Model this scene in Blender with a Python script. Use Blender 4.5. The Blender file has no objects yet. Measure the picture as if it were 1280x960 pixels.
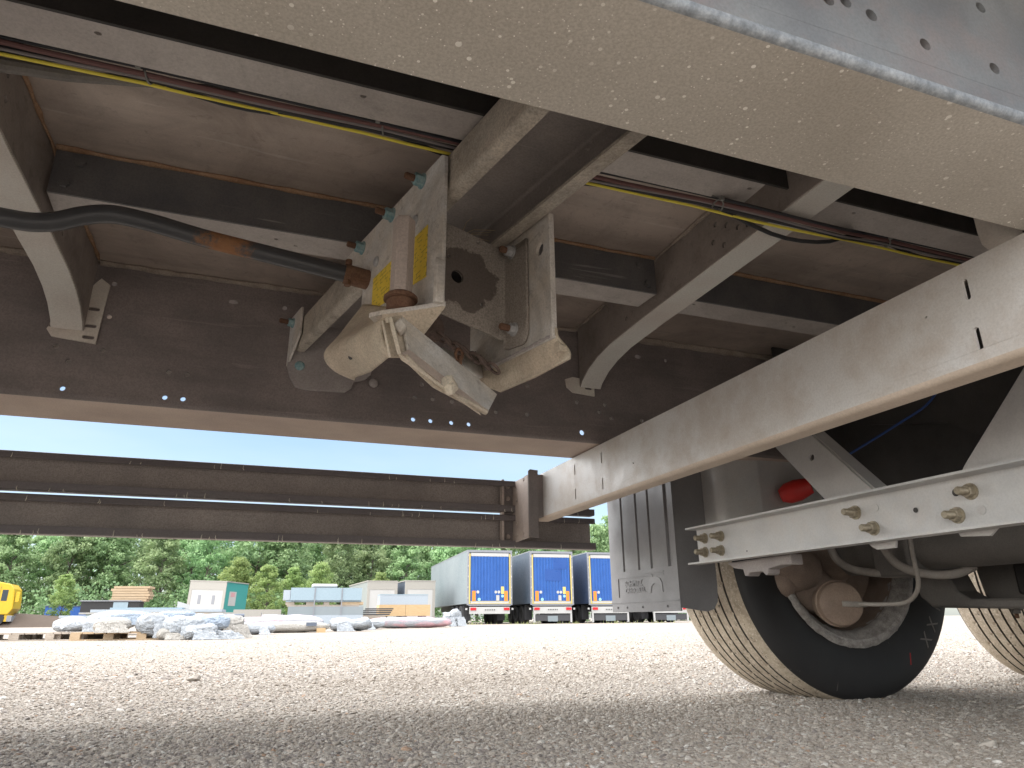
import bpy, math, random
import numpy as np
from math import sin, cos, pi, radians, sqrt
from mathutils import Vector, Matrix, Euler, noise
from mathutils.geometry import delaunay_2d_cdt

SC = bpy.context.scene
COL = SC.collection
GZ = 0.03          # ground level
random.seed(7)

# ------------------------------------------------------------------ camera
def cam_basis(yaw, pitch, roll):
    cy, sy = cos(yaw), sin(yaw)
    f = Vector((-sy*cos(pitch), cy*cos(pitch), sin(pitch)))
    r = Vector((cy, sy, 0)); u = r.cross(f)
    c, s = cos(roll), sin(roll)
    return c*r + s*u, -s*r + c*u, f
CR, CU, CF = cam_basis(radians(-20.181), radians(18.8485), radians(-0.4562))
cam_data = bpy.data.cameras.new("camera")
cam = bpy.data.objects.new("camera", cam_data); COL.objects.link(cam)
m = Matrix.Identity(4)
for i in range(3):
    m[i][0] = CR[i]; m[i][1] = CU[i]; m[i][2] = -CF[i]
m[0][3], m[1][3], m[2][3] = 0.0, 0.0, 0.30
cam.matrix_world = m
cam_data.sensor_width = 36.0
cam_data.lens = 860.27/1280*36
cam_data.clip_start = 0.02
cam_data.clip_end = 3000
SC.camera = cam

# ------------------------------------------------------------------ light
SUN_DIR = Vector((-0.42, -0.03, 0.90)).normalized()       # towards the sun
world = bpy.data.worlds.new("World"); SC.world = world; world.use_nodes = True
wn = world.node_tree; wn.nodes.clear()
sky = wn.nodes.new('ShaderNodeTexSky'); sky.sky_type = 'NISHITA'; sky.sun_disc = False
sky.sun_elevation = math.asin(SUN_DIR.z)
sky.sun_rotation = math.atan2(SUN_DIR.x, SUN_DIR.y)
sky.air_density = 1.0; sky.dust_density = 1.0; sky.ozone_density = 1.2
bg = wn.nodes.new('ShaderNodeBackground'); bg.inputs['Strength'].default_value = 0.050
wo = wn.nodes.new('ShaderNodeOutputWorld')
hsv = wn.nodes.new('ShaderNodeHueSaturation'); hsv.inputs['Saturation'].default_value = .85       # thin high haze pales the blue
wn.links.new(sky.outputs[0], hsv.inputs['Color'])
# even veil of thin bright cloud over the whole sky, slightly mottled
wtc = wn.nodes.new('ShaderNodeTexCoord'); wmp = wn.nodes.new('ShaderNodeMapping'); wmp.inputs['Scale'].default_value = (1.2, 1.2, 5)
wnz = wn.nodes.new('ShaderNodeTexNoise'); wnz.inputs['Scale'].default_value = 2.2; wnz.inputs['Detail'].default_value = 6
wn.links.new(wtc.outputs['Generated'], wmp.inputs[0]); wn.links.new(wmp.outputs[0], wnz.inputs['Vector'])
wr = wn.nodes.new('ShaderNodeValToRGB'); wr.color_ramp.elements[0].position = .35; wr.color_ramp.elements[1].position = .68
wr.color_ramp.elements[0].color = (.12, .45, .75, 1); wr.color_ramp.elements[1].color = (.75, .85, .90, 1)
wn.links.new(wnz.outputs[0], wr.inputs[0])
wadd = wn.nodes.new('ShaderNodeMix'); wadd.data_type = 'RGBA'; wadd.blend_type = 'ADD'; wadd.inputs[0].default_value = 1.0
wn.links.new(hsv.outputs[0], wadd.inputs[6]); wn.links.new(wr.outputs[0], wadd.inputs[7]); wn.links.new(wadd.outputs[2], bg.inputs[0])
wn.links.new(bg.outputs[0], wo.inputs[0])
sl = bpy.data.lights.new("sun", 'SUN'); sl.energy = 3.15; sl.angle = radians(145); sl.color = (1.0, 0.955, 0.89)
sun = bpy.data.objects.new("sun", sl); COL.objects.link(sun)
sun.rotation_euler = (-SUN_DIR).to_track_quat('-Z', 'Y').to_euler()
SC.view_settings.view_transform = 'Standard'
SC.view_settings.look = 'None'
SC.view_settings.gamma = 1.0
SC.view_settings.use_curve_mapping = False
SC.view_settings.exposure = 2.0
SC.render.engine = 'CYCLES'
SC.cycles.max_bounces = 8
SC.cycles.diffuse_bounces = 6

# ------------------------------------------------------------------ materials
class N:
    def __init__(s, name):
        s.m = bpy.data.materials.new(name); s.m.use_nodes = True
        s.t = s.m.node_tree; s.t.nodes.clear()
        s.out = s.t.nodes.new('ShaderNodeOutputMaterial')
        s.b = s.t.nodes.new('ShaderNodeBsdfPrincipled')
        s.t.links.new(s.b.outputs[0], s.out.inputs[0])
        s.tc = s.t.nodes.new('ShaderNodeTexCoord')
    def new(s, kind, **k):
        n = s.t.nodes.new(kind)
        for a, v in k.items(): setattr(n, a, v)
        return n
    def link(s, a, b): s.t.links.new(a, b)
    def co(s, scale=(1, 1, 1), loc=(0, 0, 0)):
        mp = s.new('ShaderNodeMapping'); mp.inputs['Scale'].default_value = scale
        mp.inputs['Location'].default_value = loc
        s.link(s.tc.outputs['Object'], mp.inputs[0]); return mp.outputs[0]
    def noise(s, sc, det=6, rough=.6, co=None, dist=0):
        n = s.new('ShaderNodeTexNoise'); n.inputs['Scale'].default_value = sc
        n.inputs['Detail'].default_value = det; n.inputs['Roughness'].default_value = rough
        n.inputs['Distortion'].default_value = dist
        s.link(co or s.tc.outputs['Object'], n.inputs['Vector']); return n.outputs[0]
    def ramp(s, fac, stops, interp='LINEAR'):
        r = s.new('ShaderNodeValToRGB'); r.color_ramp.interpolation = interp
        e = r.color_ramp.elements
        while len(e) < len(stops): e.new(0.5)
        for i, (p, c) in enumerate(stops):
            e[i].position = p; e[i].color = (*c, 1) if not isinstance(c, (int, float)) else (c, c, c, 1)
        s.link(fac, r.inputs[0]); return r.outputs[0]
    def mix(s, fac, a, b, mode='MIX'):
        n = s.new('ShaderNodeMix', data_type='RGBA', blend_type=mode)
        for sock, v in ((n.inputs[0], fac), (n.inputs[6], a), (n.inputs[7], b)):
            if hasattr(v, 'is_output') or isinstance(v, bpy.types.NodeSocket): s.link(v, sock)
            elif isinstance(v, (int, float)): sock.default_value = v
            else: sock.default_value = (*v, 1)
        return n.outputs[2]
    def math(s, op, a, b=0.0, c=None):
        n = s.new('ShaderNodeMath', operation=op)
        for i, v in enumerate((a, b) if c is None else (a, b, c)):
            if isinstance(v, bpy.types.NodeSocket): s.link(v, n.inputs[i])
            else: n.inputs[i].default_value = v
        return n.outputs[0]
    def bump(s, h, strength=.3, dist=.002):
        b = s.new('ShaderNodeBump'); b.inputs['Strength'].default_value = strength
        b.inputs['Distance'].default_value = dist
        s.link(h, b.inputs['Height']); s.link(b.outputs[0], s.b.inputs['Normal'])
    def set(s, color=None, rough=None, metal=None, spec=None):
        for k, v in (('Base Color', color), ('Roughness', rough), ('Metallic', metal), ('Specular IOR Level', spec)):
            if v is None: continue
            if isinstance(v, bpy.types.NodeSocket): s.link(v, s.b.inputs[k])
            elif isinstance(v, (int, float)): s.b.inputs[k].default_value = v
            else: s.b.inputs[k].default_value = (*v, 1)
        return s.m

def rgb(r, g, b):
    f = lambda c: (c/255/12.92) if c/255 <= .04045 else ((c/255+.055)/1.055)**2.4
    return (f(r), f(g), f(b))

TONE = 1.0
ALB = {'blue grey zinc': 1.1, 'dark rail steel': 2.4, 'rail flange underside': 1.9, 'floor sheet': 2.6, 'dark stringer': 2.0, 'stringer flange': 2.1, 'crossmember flange': 2.4,
       'crossmember web': 2.1, 'pale foot plate': 1.5, 'galvanised crossbar': 2.35, 'ground lit lower lip': 1.4, 'side guard profile': 3.0, 'side guard lip': 2.0, 'end bracket': 1.8, 'end bracket shaded': 2.0,
       'dusty cast galvanised': 2.35, 'mud dusted steel': 1.5, 'dusty carrier beam': 2.0, 'carrier beam inside': 2.2, 'far mounting plate': 2.9, 'weld bead': 1.5, 'rusty seam': 1.5, 'rusty steel': .95,
       'light galvanised channel': 1.35, 'grey brace': 1.7, 'undercarriage black': .9, 'axle paint under dust': 1.8, 'brake dust': 1.7, 'rusty brake chamber': 1.6, 'dirty rim': 1.7, 'grey rubber hose': 1.8, 'grey plastic': 1.5, 'embossed plastic': 1.45, 'worn bright zinc': 1.1}
def steel(name, c1, c2, sc=6, rough=.6, metal=.0, fine=.12, bump=.12, rust=0.0, rustc=(.16, .07, .03), streak=None, dust=None, scratches=0.0, grime=0.0, grimec=(.10, .085, .07)):
    """painted / galvanised sheet under road dirt: broad blotches, fine grain, a little rust"""
    n = N(name)
    c1, c2 = (tuple(x*TONE for x in c) for c in (c1, c2))
    if name in ALB: c1, c2 = (tuple(min(.74, x*ALB[name]) for x in c) for c in (c1, c2))
    if dust and name in ALB: dust = tuple(min(.70, x*min(ALB[name], 1.35)) for x in dust)
    a = n.noise(sc, 5, .6)
    col = n.mix(n.ramp(a, [(.32, 0.), (.68, 1.)]), c1, c2)
    if streak:
        st = n.noise(3, 4, .6, n.co(streak))
        col = n.mix(n.math('MULTIPLY', n.ramp(st, [(.45, 0.), (.75, 1.)]), .45), col, tuple(x*.55 for x in c1))
    if dust:
        d = n.noise(11, 6, .7, n.co((1, 1, 1), (4, 2, 7)))
        col = n.mix(n.math('MULTIPLY', n.ramp(d, [(.45, 0.), (.7, 1.)]), .6), col, dust)
    g = n.noise(260, 4, .7)
    col = n.mix(n.math('MULTIPLY', n.ramp(g, [(.35, 1.), (.6, 0.)]), fine), col, tuple(x*.35 for x in c1))
    if grime > 0:
        gm = n.noise(4.2, 9, .72, n.co((1, 1, 1.3), (6, 8, 1)), .8)
        col = n.mix(n.math('MULTIPLY', n.ramp(gm, [(.46, 0.), (.66, 1.)]), grime), col, grimec)
        gm2 = n.noise(38, 6, .75, n.co((1, 1, 1), (2, 9, 4)), .6)
        col = n.mix(n.math('MULTIPLY', n.ramp(gm2, [(.56, 0.), (.66, 1.)]), grime*.8), col, grimec)
    if rust > 0:
        rn = n.noise(9, 8, .75, n.co((1, 1, 1), (9, 1, 3)))
        col = n.mix(n.ramp(rn, [(.78-rust, 0.), (.84-rust, 1.)]), col, rustc)
    if scratches > 0:
        sx = n.noise(40, 3, .5, n.co((.06, 1, 1.2), (1, 5, 2)), 1.5)
        col = n.mix(n.math('MULTIPLY', n.ramp(sx, [(.66, 0.), (.72, 1.)]), scratches), col, tuple(min(1, x*2.4) for x in c2))
    r = n.ramp(n.noise(14, 4, .6), [(.3, rough-.12), (.7, min(1, rough+.15))])
    n.bump(n.noise(180, 5, .65), bump, .0015)
    return n.set(col, r, metal)

M = {}
M['flange'] = None
def speckled():
    n = N('speckled underside')
    a = n.noise(3.0, 5, .6)
    col = n.mix(n.ramp(a, [(.3, 0.), (.7, 1.)]), (.46, .42, .365), (.59, .55, .49))
    g = n.noise(320, 4, .7)
    col = n.mix(n.math('MULTIPLY', n.ramp(g, [(.38, 1.), (.62, 0.)]), .35), col, (.20, .17, .14))
    # dried splashes: cells whose random value is high carry a pale drop, wide and fine sizes
    mask = None
    for scale, thr, rad in ((110, .55, .24), (260, .58, .24), (62, .76, .20)):
        v = n.new('ShaderNodeTexVoronoi'); v.inputs['Scale'].default_value = scale
        v.inputs['Randomness'].default_value = 1.0
        n.link(n.tc.outputs['Object'], v.inputs['Vector'])
        sep = n.new('ShaderNodeSeparateColor'); n.link(v.outputs['Color'], sep.inputs[0])
        pick = n.math('GREATER_THAN', sep.outputs[0], thr)
        size = n.math('MULTIPLY', sep.outputs[1], rad)
        dot = n.math('LESS_THAN', v.outputs['Distance'], size)
        mk = n.math('MULTIPLY', pick, dot)
        mask = mk if mask is None else n.math('MAXIMUM', mask, mk)
    cl = n.ramp(n.noise(3.5, 4, .65, n.co((1, 1.6, 1), (3, 3, 3))), [(.38, .25), (.55, 1.)])
    mask = n.math('MULTIPLY', mask, cl)
    col = n.mix(mask, col, (.86, .83, .76))
    h = n.math('ADD', n.math('MULTIPLY', n.noise(220, 4, .7), .5), n.math('MULTIPLY', mask, 1.2))
    n.bump(h, .35, .0015)
    return n.set(col, .62, 0.0)
M['flange'] = speckled()
M['zinc_edge'] = steel('worn bright zinc', (.20, .22, .24), (.40, .425, .45), 70, .5, .15, .3, .6)
M['web_out'] = steel('blue grey zinc', (.15, .16, .175), (.235, .245, .25), 7, .5, .1, .2, .12, dust=(.25, .2, .19))
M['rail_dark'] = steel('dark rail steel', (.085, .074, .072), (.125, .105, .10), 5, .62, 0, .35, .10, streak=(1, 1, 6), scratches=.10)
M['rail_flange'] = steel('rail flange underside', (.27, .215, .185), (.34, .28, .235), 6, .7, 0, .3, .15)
M['floor'] = steel('floor sheet', (.16, .133, .116), (.235, .20, .175), 2.2, .5, .15, .12, .06, streak=(.7, 6, 1), scratches=.15, grime=.30, grimec=(.075, .06, .052))
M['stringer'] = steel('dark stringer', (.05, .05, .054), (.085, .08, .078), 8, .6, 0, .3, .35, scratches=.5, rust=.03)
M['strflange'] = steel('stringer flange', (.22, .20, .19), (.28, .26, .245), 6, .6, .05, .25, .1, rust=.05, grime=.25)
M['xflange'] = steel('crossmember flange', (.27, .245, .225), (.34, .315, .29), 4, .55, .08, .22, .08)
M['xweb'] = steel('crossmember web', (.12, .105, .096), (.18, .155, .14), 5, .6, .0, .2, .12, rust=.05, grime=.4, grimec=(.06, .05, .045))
M['foot'] = steel('pale foot plate', (.42, .37, .33), (.52, .47, .42), 8, .6, 0, .2, .1)
M['beam'] = steel('galvanised crossbar', (.27, .255, .24), (.36, .345, .325), 4.5, .5, .12, .2, .10, dust=(.36, .30, .25), scratches=.1)
M['beamlow'] = steel('ground lit lower lip', (.42, .35, .285), (.50, .42, .35), 8, .65, 0, .2, .12)  # brown light thrown up by the ground is put into the lip's colour
M['guard'] = steel('side guard profile', (.115, .10, .093), (.155, .135, .125), 7, .6, .05, .5, .2, streak=(1, 1, .3))
M['guardlip'] = steel('side guard lip', (.07, .062, .065), (.09, .08, .08), 7, .55, 0, .3, .1)
M['bracket'] = steel('end bracket', (.25, .21, .19), (.33, .28, .25), 9, .6, 0, .3, .12)
M['bracket_shaded'] = steel('end bracket shaded', (.10, .09, .088), (.14, .12, .115), 9, .6, 0, .3, .12)  # shaded copy of the bracket steel: shade of the inward faces put into colour
M['winch'] = steel('dusty cast galvanised', (.29, .26, .225), (.41, .365, .315), 10, .72, 0, .30, .45, dust=(.50, .44, .37), rust=.06, grime=.42)
M['winch_pale'] = steel('mud dusted steel', (.36, .30, .235), (.48, .405, .32), 12, .8, 0, .4, .7, dust=(.56, .475, .38), rust=.05, grime=.35, grimec=(.20, .16, .12))
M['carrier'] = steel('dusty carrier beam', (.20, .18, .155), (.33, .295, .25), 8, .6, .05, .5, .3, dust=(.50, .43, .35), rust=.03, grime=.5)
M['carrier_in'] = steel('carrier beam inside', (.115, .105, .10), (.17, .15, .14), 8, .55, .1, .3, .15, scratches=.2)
M['farplate'] = steel('far mounting plate', (.115, .103, .10), (.155, .14, .135), 11, .6, 0, .3, .2)
M['rust'] = steel('rusty steel', (.17, .085, .05), (.27, .155, .10), 40, .8, 0, .5, .8)
M['seam'] = steel('rusty seam', (.20, .11, .06), (.30, .20, .13), 30, .8, 0, .4, .7)
M['seam_grey'] = steel('weld bead', (.20, .165, .14), (.30, .255, .215), 30, .8, 0, .4, .7)
M['teal'] = steel('teal passivated nut', (.16, .34, .38), (.42, .52, .52), 90, .5, .1, .3, .3)
M['zincnut'] = steel('zinc bolt head', (.42, .42, .43), (.56, .56, .56), 60, .45, .3, .2, .2)
M['bronzenut'] = steel('dull yellow zinc', (.24, .20, .14), (.40, .35, .26), 60, .45, .25, .3, .3)
M['galv'] = steel('light galvanised channel', (.36, .36, .36), (.45, .445, .435), 6, .45, .2, .15, .08, dust=(.42, .39, .36))
M['brace'] = steel('grey brace', (.26, .25, .245), (.34, .33, .32), 5, .5, .15, .15, .08)
M['dark'] = steel('undercarriage black', (.035, .033, .032), (.06, .055, .052), 5, .6, 0, .3, .2)
M['axle'] = steel('axle paint under dust', (.085, .078, .072), (.125, .115, .105), 5, .6, 0, .3, .2)
M['brown'] = steel('brake dust', (.14, .105, .085), (.21, .16, .13), 12, .8, 0, .3, .2)
M['chamber'] = steel('rusty brake chamber', (.13, .092, .07), (.20, .15, .115), 9, .7, 0, .3, .25, rust=.06)
M['rim'] = steel('dirty rim', (.17, .155, .145), (.34, .32, .30), 40, .6, .1, .4, .6)
M['hose'] = steel('grey rubber hose', (.16, .145, .13), (.22, .20, .18), 30, .7, 0, .2, .1)
M['flap'] = steel('grey plastic', (.115, .112, .115), (.15, .146, .148), 5, .5, 0, .15, .15)
M['tubedark'] = None
def tube_mat():
    n = N('painted tube with rust')
    a = n.noise(14, 5, .6)
    col = n.mix(a, (.045, .047, .052), (.085, .085, .09))
    sep = n.new('ShaderNodeSeparateXYZ'); n.link(n.tc.outputs['Object'], sep.inputs[0])
    w = n.math('MULTIPLY_ADD', n.math('ABSOLUTE', n.math('ADD', sep.outputs[0], .11)), -7.0, 1.05)
    rn = n.noise(34, 7, .8)
    mask = n.ramp(n.math('MULTIPLY', w, rn), [(.34, 0.), (.46, 1.)])
    col = n.mix(mask, col, n.mix(n.noise(60, 5, .7), (.20, .085, .035), (.42, .22, .11)))
    n.bump(n.noise(120, 5, .7), .3, .0015)
    return n.set(col, n.mix(mask, (.38,)*3, (.85,)*3), .1)
M['tubedark'] = tube_mat()
def plain(name, c, rough=.5, metal=0, spec=None, var=.15, sc=20):
    n = N(name); c = tuple(x*TONE for x in c)
    col = n.mix(n.noise(sc, 4, .6), tuple(x*(1-var) for x in c), tuple(min(1, x*(1+var)) for x in c))
    return n.set(col, rough, metal, spec)
M['yellow'] = plain('yellow cable sheath', (.88, .74, .10), .45)
M['cablered'] = plain('dusty red brown cable', (.17, .085, .08), .6)
M['cablegrey'] = plain('grey cable', (.24, .22, .22), .6)
M['cableblack'] = plain('black cable', (.03, .03, .035), .5)
M['blue'] = plain('blue air line', (.02, .06, .22), .45)
M['red'] = plain('red cap', (.55, .025, .02), .45)
M['tie'] = plain('grey cable tie', (.20, .20, .19), .6)
M['straw'] = plain('dry straw', (.5, .40, .27), .8)
M['drip'] = plain('pale dried drip', (.62, .58, .50), .6)
M['chain'] = steel('rusty chain', (.10, .07, .06), (.18, .13, .11), 50, .7, .2, .4, .5)
def labelm():
    n = N('yellow instruction label')
    base = n.mix(n.noise(30, 5, .7), (.80, .56, .05), (.92, .70, .10))
    # printed text lines: thin dashes; line direction follows the label's long side
    c = n.co((1, 1, 1))
    w = n.new('ShaderNodeTexBrick'); w.offset = .37
    mp = n.new('ShaderNodeMapping'); mp.inputs['Rotation'].default_value = (0, 0, 0)
    sep = n.new('ShaderNodeSeparateXYZ'); n.link(n.tc.outputs['Object'], sep.inputs[0])
    cmb = n.new('ShaderNodeCombineXYZ')
    n.link(sep.outputs[1], cmb.inputs[0]); n.link(sep.outputs[2], cmb.inputs[1])
    n.link(cmb.outputs[0], w.inputs['Vector'])
    w.inputs['Scale'].default_value = 1.0
    w.inputs['Brick Width'].default_value = .021; w.inputs['Row Height'].default_value = .0085
    w.inputs['Mortar Size'].default_value = .0008; w.inputs['Mortar Smooth'].default_value = 0
    gate = n.ramp(n.noise(70, 2, .5, n.co((1, 1, 1), (2, 2, 2))), [(.50, 0.), (.53, 1.)])
    fac = n.math('MULTIPLY', w.outputs['Fac'], gate)
    col = n.mix(n.math('MULTIPLY', fac, .5), base, (.06, .05, .03))
    return n.set(col, .5)
M['label'] = labelm()
def stainplate():
    n = N('stained cast plate')
    a = n.noise(18, 5, .6)
    col = n.mix(a, (.32, .285, .25), (.46, .41, .36))
    g = n.noise(300, 4, .7)
    col = n.mix(n.math('MULTIPLY', n.ramp(g, [(.35, 1.), (.6, 0.)]), .5), col, (.06, .05, .045))
    # oil stain around the bore
    mp = n.new('ShaderNodeMapping')
    ctr = W(.985, .556, .888)
    mp.inputs['Location'].default_value = (-ctr.x*14, -ctr.y*14, -ctr.z*15)
    mp.inputs['Scale'].default_value = (14, 14, 15)
    n.link(n.tc.outputs['Object'], mp.inputs[0])
    ln = n.new('ShaderNodeVectorMath', operation='LENGTH'); n.link(mp.outputs[0], ln.inputs[0])
    dist = n.math('ADD', ln.outputs['Value'], n.math('MULTIPLY', n.noise(30, 5, .7), .9))
    mask = n.ramp(dist, [(.60, 1.), (.66, 0.)])
    dist2 = n.ramp(n.math('MULTIPLY', dist, .8), [(1.06, 1.), (1.10, 0.)]) if False else n.ramp(n.math('MULTIPLY', dist, .7), [(.93, 1.), (.97, 0.)])
    col = n.mix(n.math('MULTIPLY', dist2, .78), col, (.085, .065, .055))
    n.bump(n.noise(200, 5, .7), .45, .0015)
    return n.set(col, .6)

# ------------------------------------------------------------------ mesh helpers
class MB:
    def __init__(s): s.v = []; s.f = []; s.mi = []; s.cur = 0
    def mat(s, i): s.cur = i; return s
    def add(s, vs, fs):
        b = len(s.v); s.v += [tuple(x) for x in vs]
        s.f += [tuple(b+i for i in f) for f in fs]; s.mi += [s.cur]*len(fs)
        return s
    def box(s, x0, x1, y0, y1, z0, z1, F=None):
        vs = [(x, y, z) for x in (x0, x1) for y in (y0, y1) for z in (z0, z1)]
        if F: vs = [F(*p) for p in vs]
        return s.add(vs, [(0, 1, 3, 2), (4, 6, 7, 5), (0, 4, 5, 1), (2, 3, 7, 6), (0, 2, 6, 4), (1, 5, 7, 3)])
    def prism(s, poly, F, a0, a1, caps=True):
        """closed 2D polygon (p,q), extruded along a; F(a,p,q)->world"""
        n = len(poly)
        vs = [F(a0, p, q) for p, q in poly] + [F(a1, p, q) for p, q in poly]
        fs = [(i, (i+1) % n, n+(i+1) % n, n+i) for i in range(n)]
        s.add(vs, fs)
        if caps:
            ov, tri = cdt(poly, [])
            s.add([F(a0, *p) for p in ov], [tuple(reversed(t)) for t in tri]); s.add([F(a1, *p) for p in ov], [tuple(t) for t in tri])
        return s
    def plate(s, poly, holes, F, t0, t1):
        """flat plate with real holes; poly/holes in (p,q); F(t,p,q)->world"""
        vs, tri = cdt(poly, holes)
        n = len(vs)
        fs = [tuple(t) for t in tri] + [tuple(n+i for i in reversed(t)) for t in tri]
        s.add([F(t0, *p) for p in vs] + [F(t1, *p) for p in vs], fs)
        for loop in [poly]+holes:
            k = len(loop)
            s.add([F(t0, *p) for p in loop]+[F(t1, *p) for p in loop], [(i, (i+1) % k, k+(i+1) % k, k+i) for i in range(k)])
        return s
    def tube(s, pts, r, seg=10, cap=True):
        pts = [Vector(p) for p in pts]; n = len(pts)
        rs = r if isinstance(r, (list, tuple)) else [r]*n
        vs = []; up = None
        for i, p in enumerate(pts):
            t = (pts[min(i+1, n-1)]-pts[max(i-1, 0)]).normalized()
            if up is None:
                up = Vector((0, 0, 1)) if abs(t.z) < .9 else Vector((1, 0, 0))
            x = t.cross(up).normalized(); up = x.cross(t).normalized()
            for k in range(seg):
                a = 2*pi*k/seg
                vs.append(p + rs[i]*(cos(a)*x + sin(a)*up))
        fs = [(i*seg+k, i*seg+(k+1) % seg, (i+1)*seg+(k+1) % seg, (i+1)*seg+k) for i in range(n-1) for k in range(seg)]
        if cap:
            fs += [tuple(reversed(range(seg))), tuple((n-1)*seg+k for k in range(seg))]
        return s.add(vs, fs)
    def lathe(s, prof, F, seg=48, close=False):
        """prof: (radius, axial); F(axial,u,v)->world"""
        n = len(prof); vs = []
        for r, a in prof:
            for k in range(seg):
                t = 2*pi*k/seg
                vs.append(F(a, r*cos(t), r*sin(t)))
        fs = [(i*seg+k, i*seg+(k+1) % seg, (i+1)*seg+(k+1) % seg, (i+1)*seg+k) for i in range(n-1) for k in range(seg)]
        return s.add(vs, fs)
    def grid(s, rows, thick=None):
        n, k = len(rows), len(rows[0])
        vs = [p for r in rows for p in r]
        return s.add(vs, [(i*k+j, i*k+j+1, (i+1)*k+j+1, (i+1)*k+j) for i in range(n-1) for j in range(k-1)])
    def mesh(s, name, smooth=35):
        me = bpy.data.meshes.new(name)
        me.from_pydata([tuple(map(float, v)) for v in s.v], [], s.f)
        me.polygons.foreach_set('material_index', s.mi)
        me.update()
        if smooth:
            me.polygons.foreach_set('use_smooth', [True]*len(me.polygons))
            import bmesh
            bm = bmesh.new(); bm.from_mesh(me)
            bmesh.ops.remove_doubles(bm, verts=bm.verts, dist=1e-5)
            bmesh.ops.recalc_face_normals(bm, faces=bm.faces)
            bm.to_mesh(me); bm.free()
            me.set_sharp_from_angle(angle=radians(smooth))
        return me

def cdt(poly, holes):
    vs = [Vector(p) for p in poly]; faces = [list(range(len(poly)))]; k = len(poly)
    edges = [(i, (i+1) % k) for i in range(k)]
    for h in holes:
        b = len(vs); vs += [Vector(p) for p in h]
        edges += [(b+i, b+(i+1) % len(h)) for i in range(len(h))]
    r = delaunay_2d_cdt(vs, edges, [], 0, 1e-7)
    ov, of = r[0], r[2]
    def inside(p, loop):
        c = False; j = len(loop)-1
        for i in range(len(loop)):
            xi, yi = loop[i]; xj, yj = loop[j]
            if (yi > p[1]) != (yj > p[1]) and p[0] < (xj-xi)*(p[1]-yi)/(yj-yi)+xi: c = not c
            j = i
        return c
    tri = []
    for f in of:
        c = (sum(ov[i].x for i in f)/len(f), sum(ov[i].y for i in f)/len(f))
        if inside(c, poly) and not any(inside(c, h) for h in holes): tri.append(list(f))
    return [tuple(v) for v in ov], tri

def circle(cx, cy, r, n=14, ry=None):
    return [(cx+r*cos(2*pi*i/n), cy+(ry or r)*sin(2*pi*i/n)) for i in range(n)]
def slot(cx, cy, w, h, n=6):
    """upright slot"""
    r = w/2; pts = []
    for i in range(n+1): a = pi*i/n; pts.append((cx+r*cos(a), cy+h/2-r+r*sin(a)))
    for i in range(n+1): a = pi+pi*i/n; pts.append((cx+r*cos(a), cy-h/2+r+r*sin(a)))
    return pts
def fillet(path, r, n=5):
    out = [Vector(path[0])]
    for i in range(1, len(path)-1):
        a, b, c = (Vector(path[i+k]) for k in (-1, 0, 1))
        d1 = (a-b).normalized(); d2 = (c-b).normalized()
        ang = d1.angle(d2); t = r/math.tan(ang/2)
        t = min(t, (a-b).length*.49, (c-b).length*.49); rr = t*math.tan(ang/2)
        p1 = b+d1*t; p2 = b+d2*t; ctr = b+(d1+d2).normalized()*(rr/sin(ang/2))
        a1 = math.atan2(p1.y-ctr.y, p1.x-ctr.x); a2 = math.atan2(p2.y-ctr.y, p2.x-ctr.x)
        da = (a2-a1+pi) % (2*pi)-pi
        for k in range(n+1):
            q = a1+da*k/n; out.append(Vector((ctr.x+rr*cos(q), ctr.y+rr*sin(q))))
    out.append(Vector(path[-1])); return out
def sheet(path, t, r=0.0, n=5):
    """open 2D path -> closed section of thickness t"""
    p = fillet(path, r, n) if r else [Vector(q) for q in path]
    L = []; R = []
    for i in range(len(p)):
        d = (p[min(i+1, len(p)-1)]-p[max(i-1, 0)]).normalized()
        nn = Vector((-d.y, d.x)); L.append(p[i]+nn*t/2); R.append(p[i]-nn*t/2)
    return [tuple(q) for q in L+R[::-1]]

FX = lambda a, p, q: Vector((a, p, q))          # extrude along X, section (y,z)
FY = lambda a, p, q: Vector((p, a, q))          # extrude along Y, section (x,z)
FZ = lambda a, p, q: Vector((p, q, a))
# skewed frame of the spare wheel carrier: s along it, v across, z up
_L = sqrt(1+.241**2); DD = Vector((-.241/_L, 1/_L, 0)); NN = Vector((1/_L, .241/_L, 0))
def W(s_, v, z): return s_*DD + v*NN + Vector((0, 0, z))
M['stain'] = stainplate()

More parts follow.
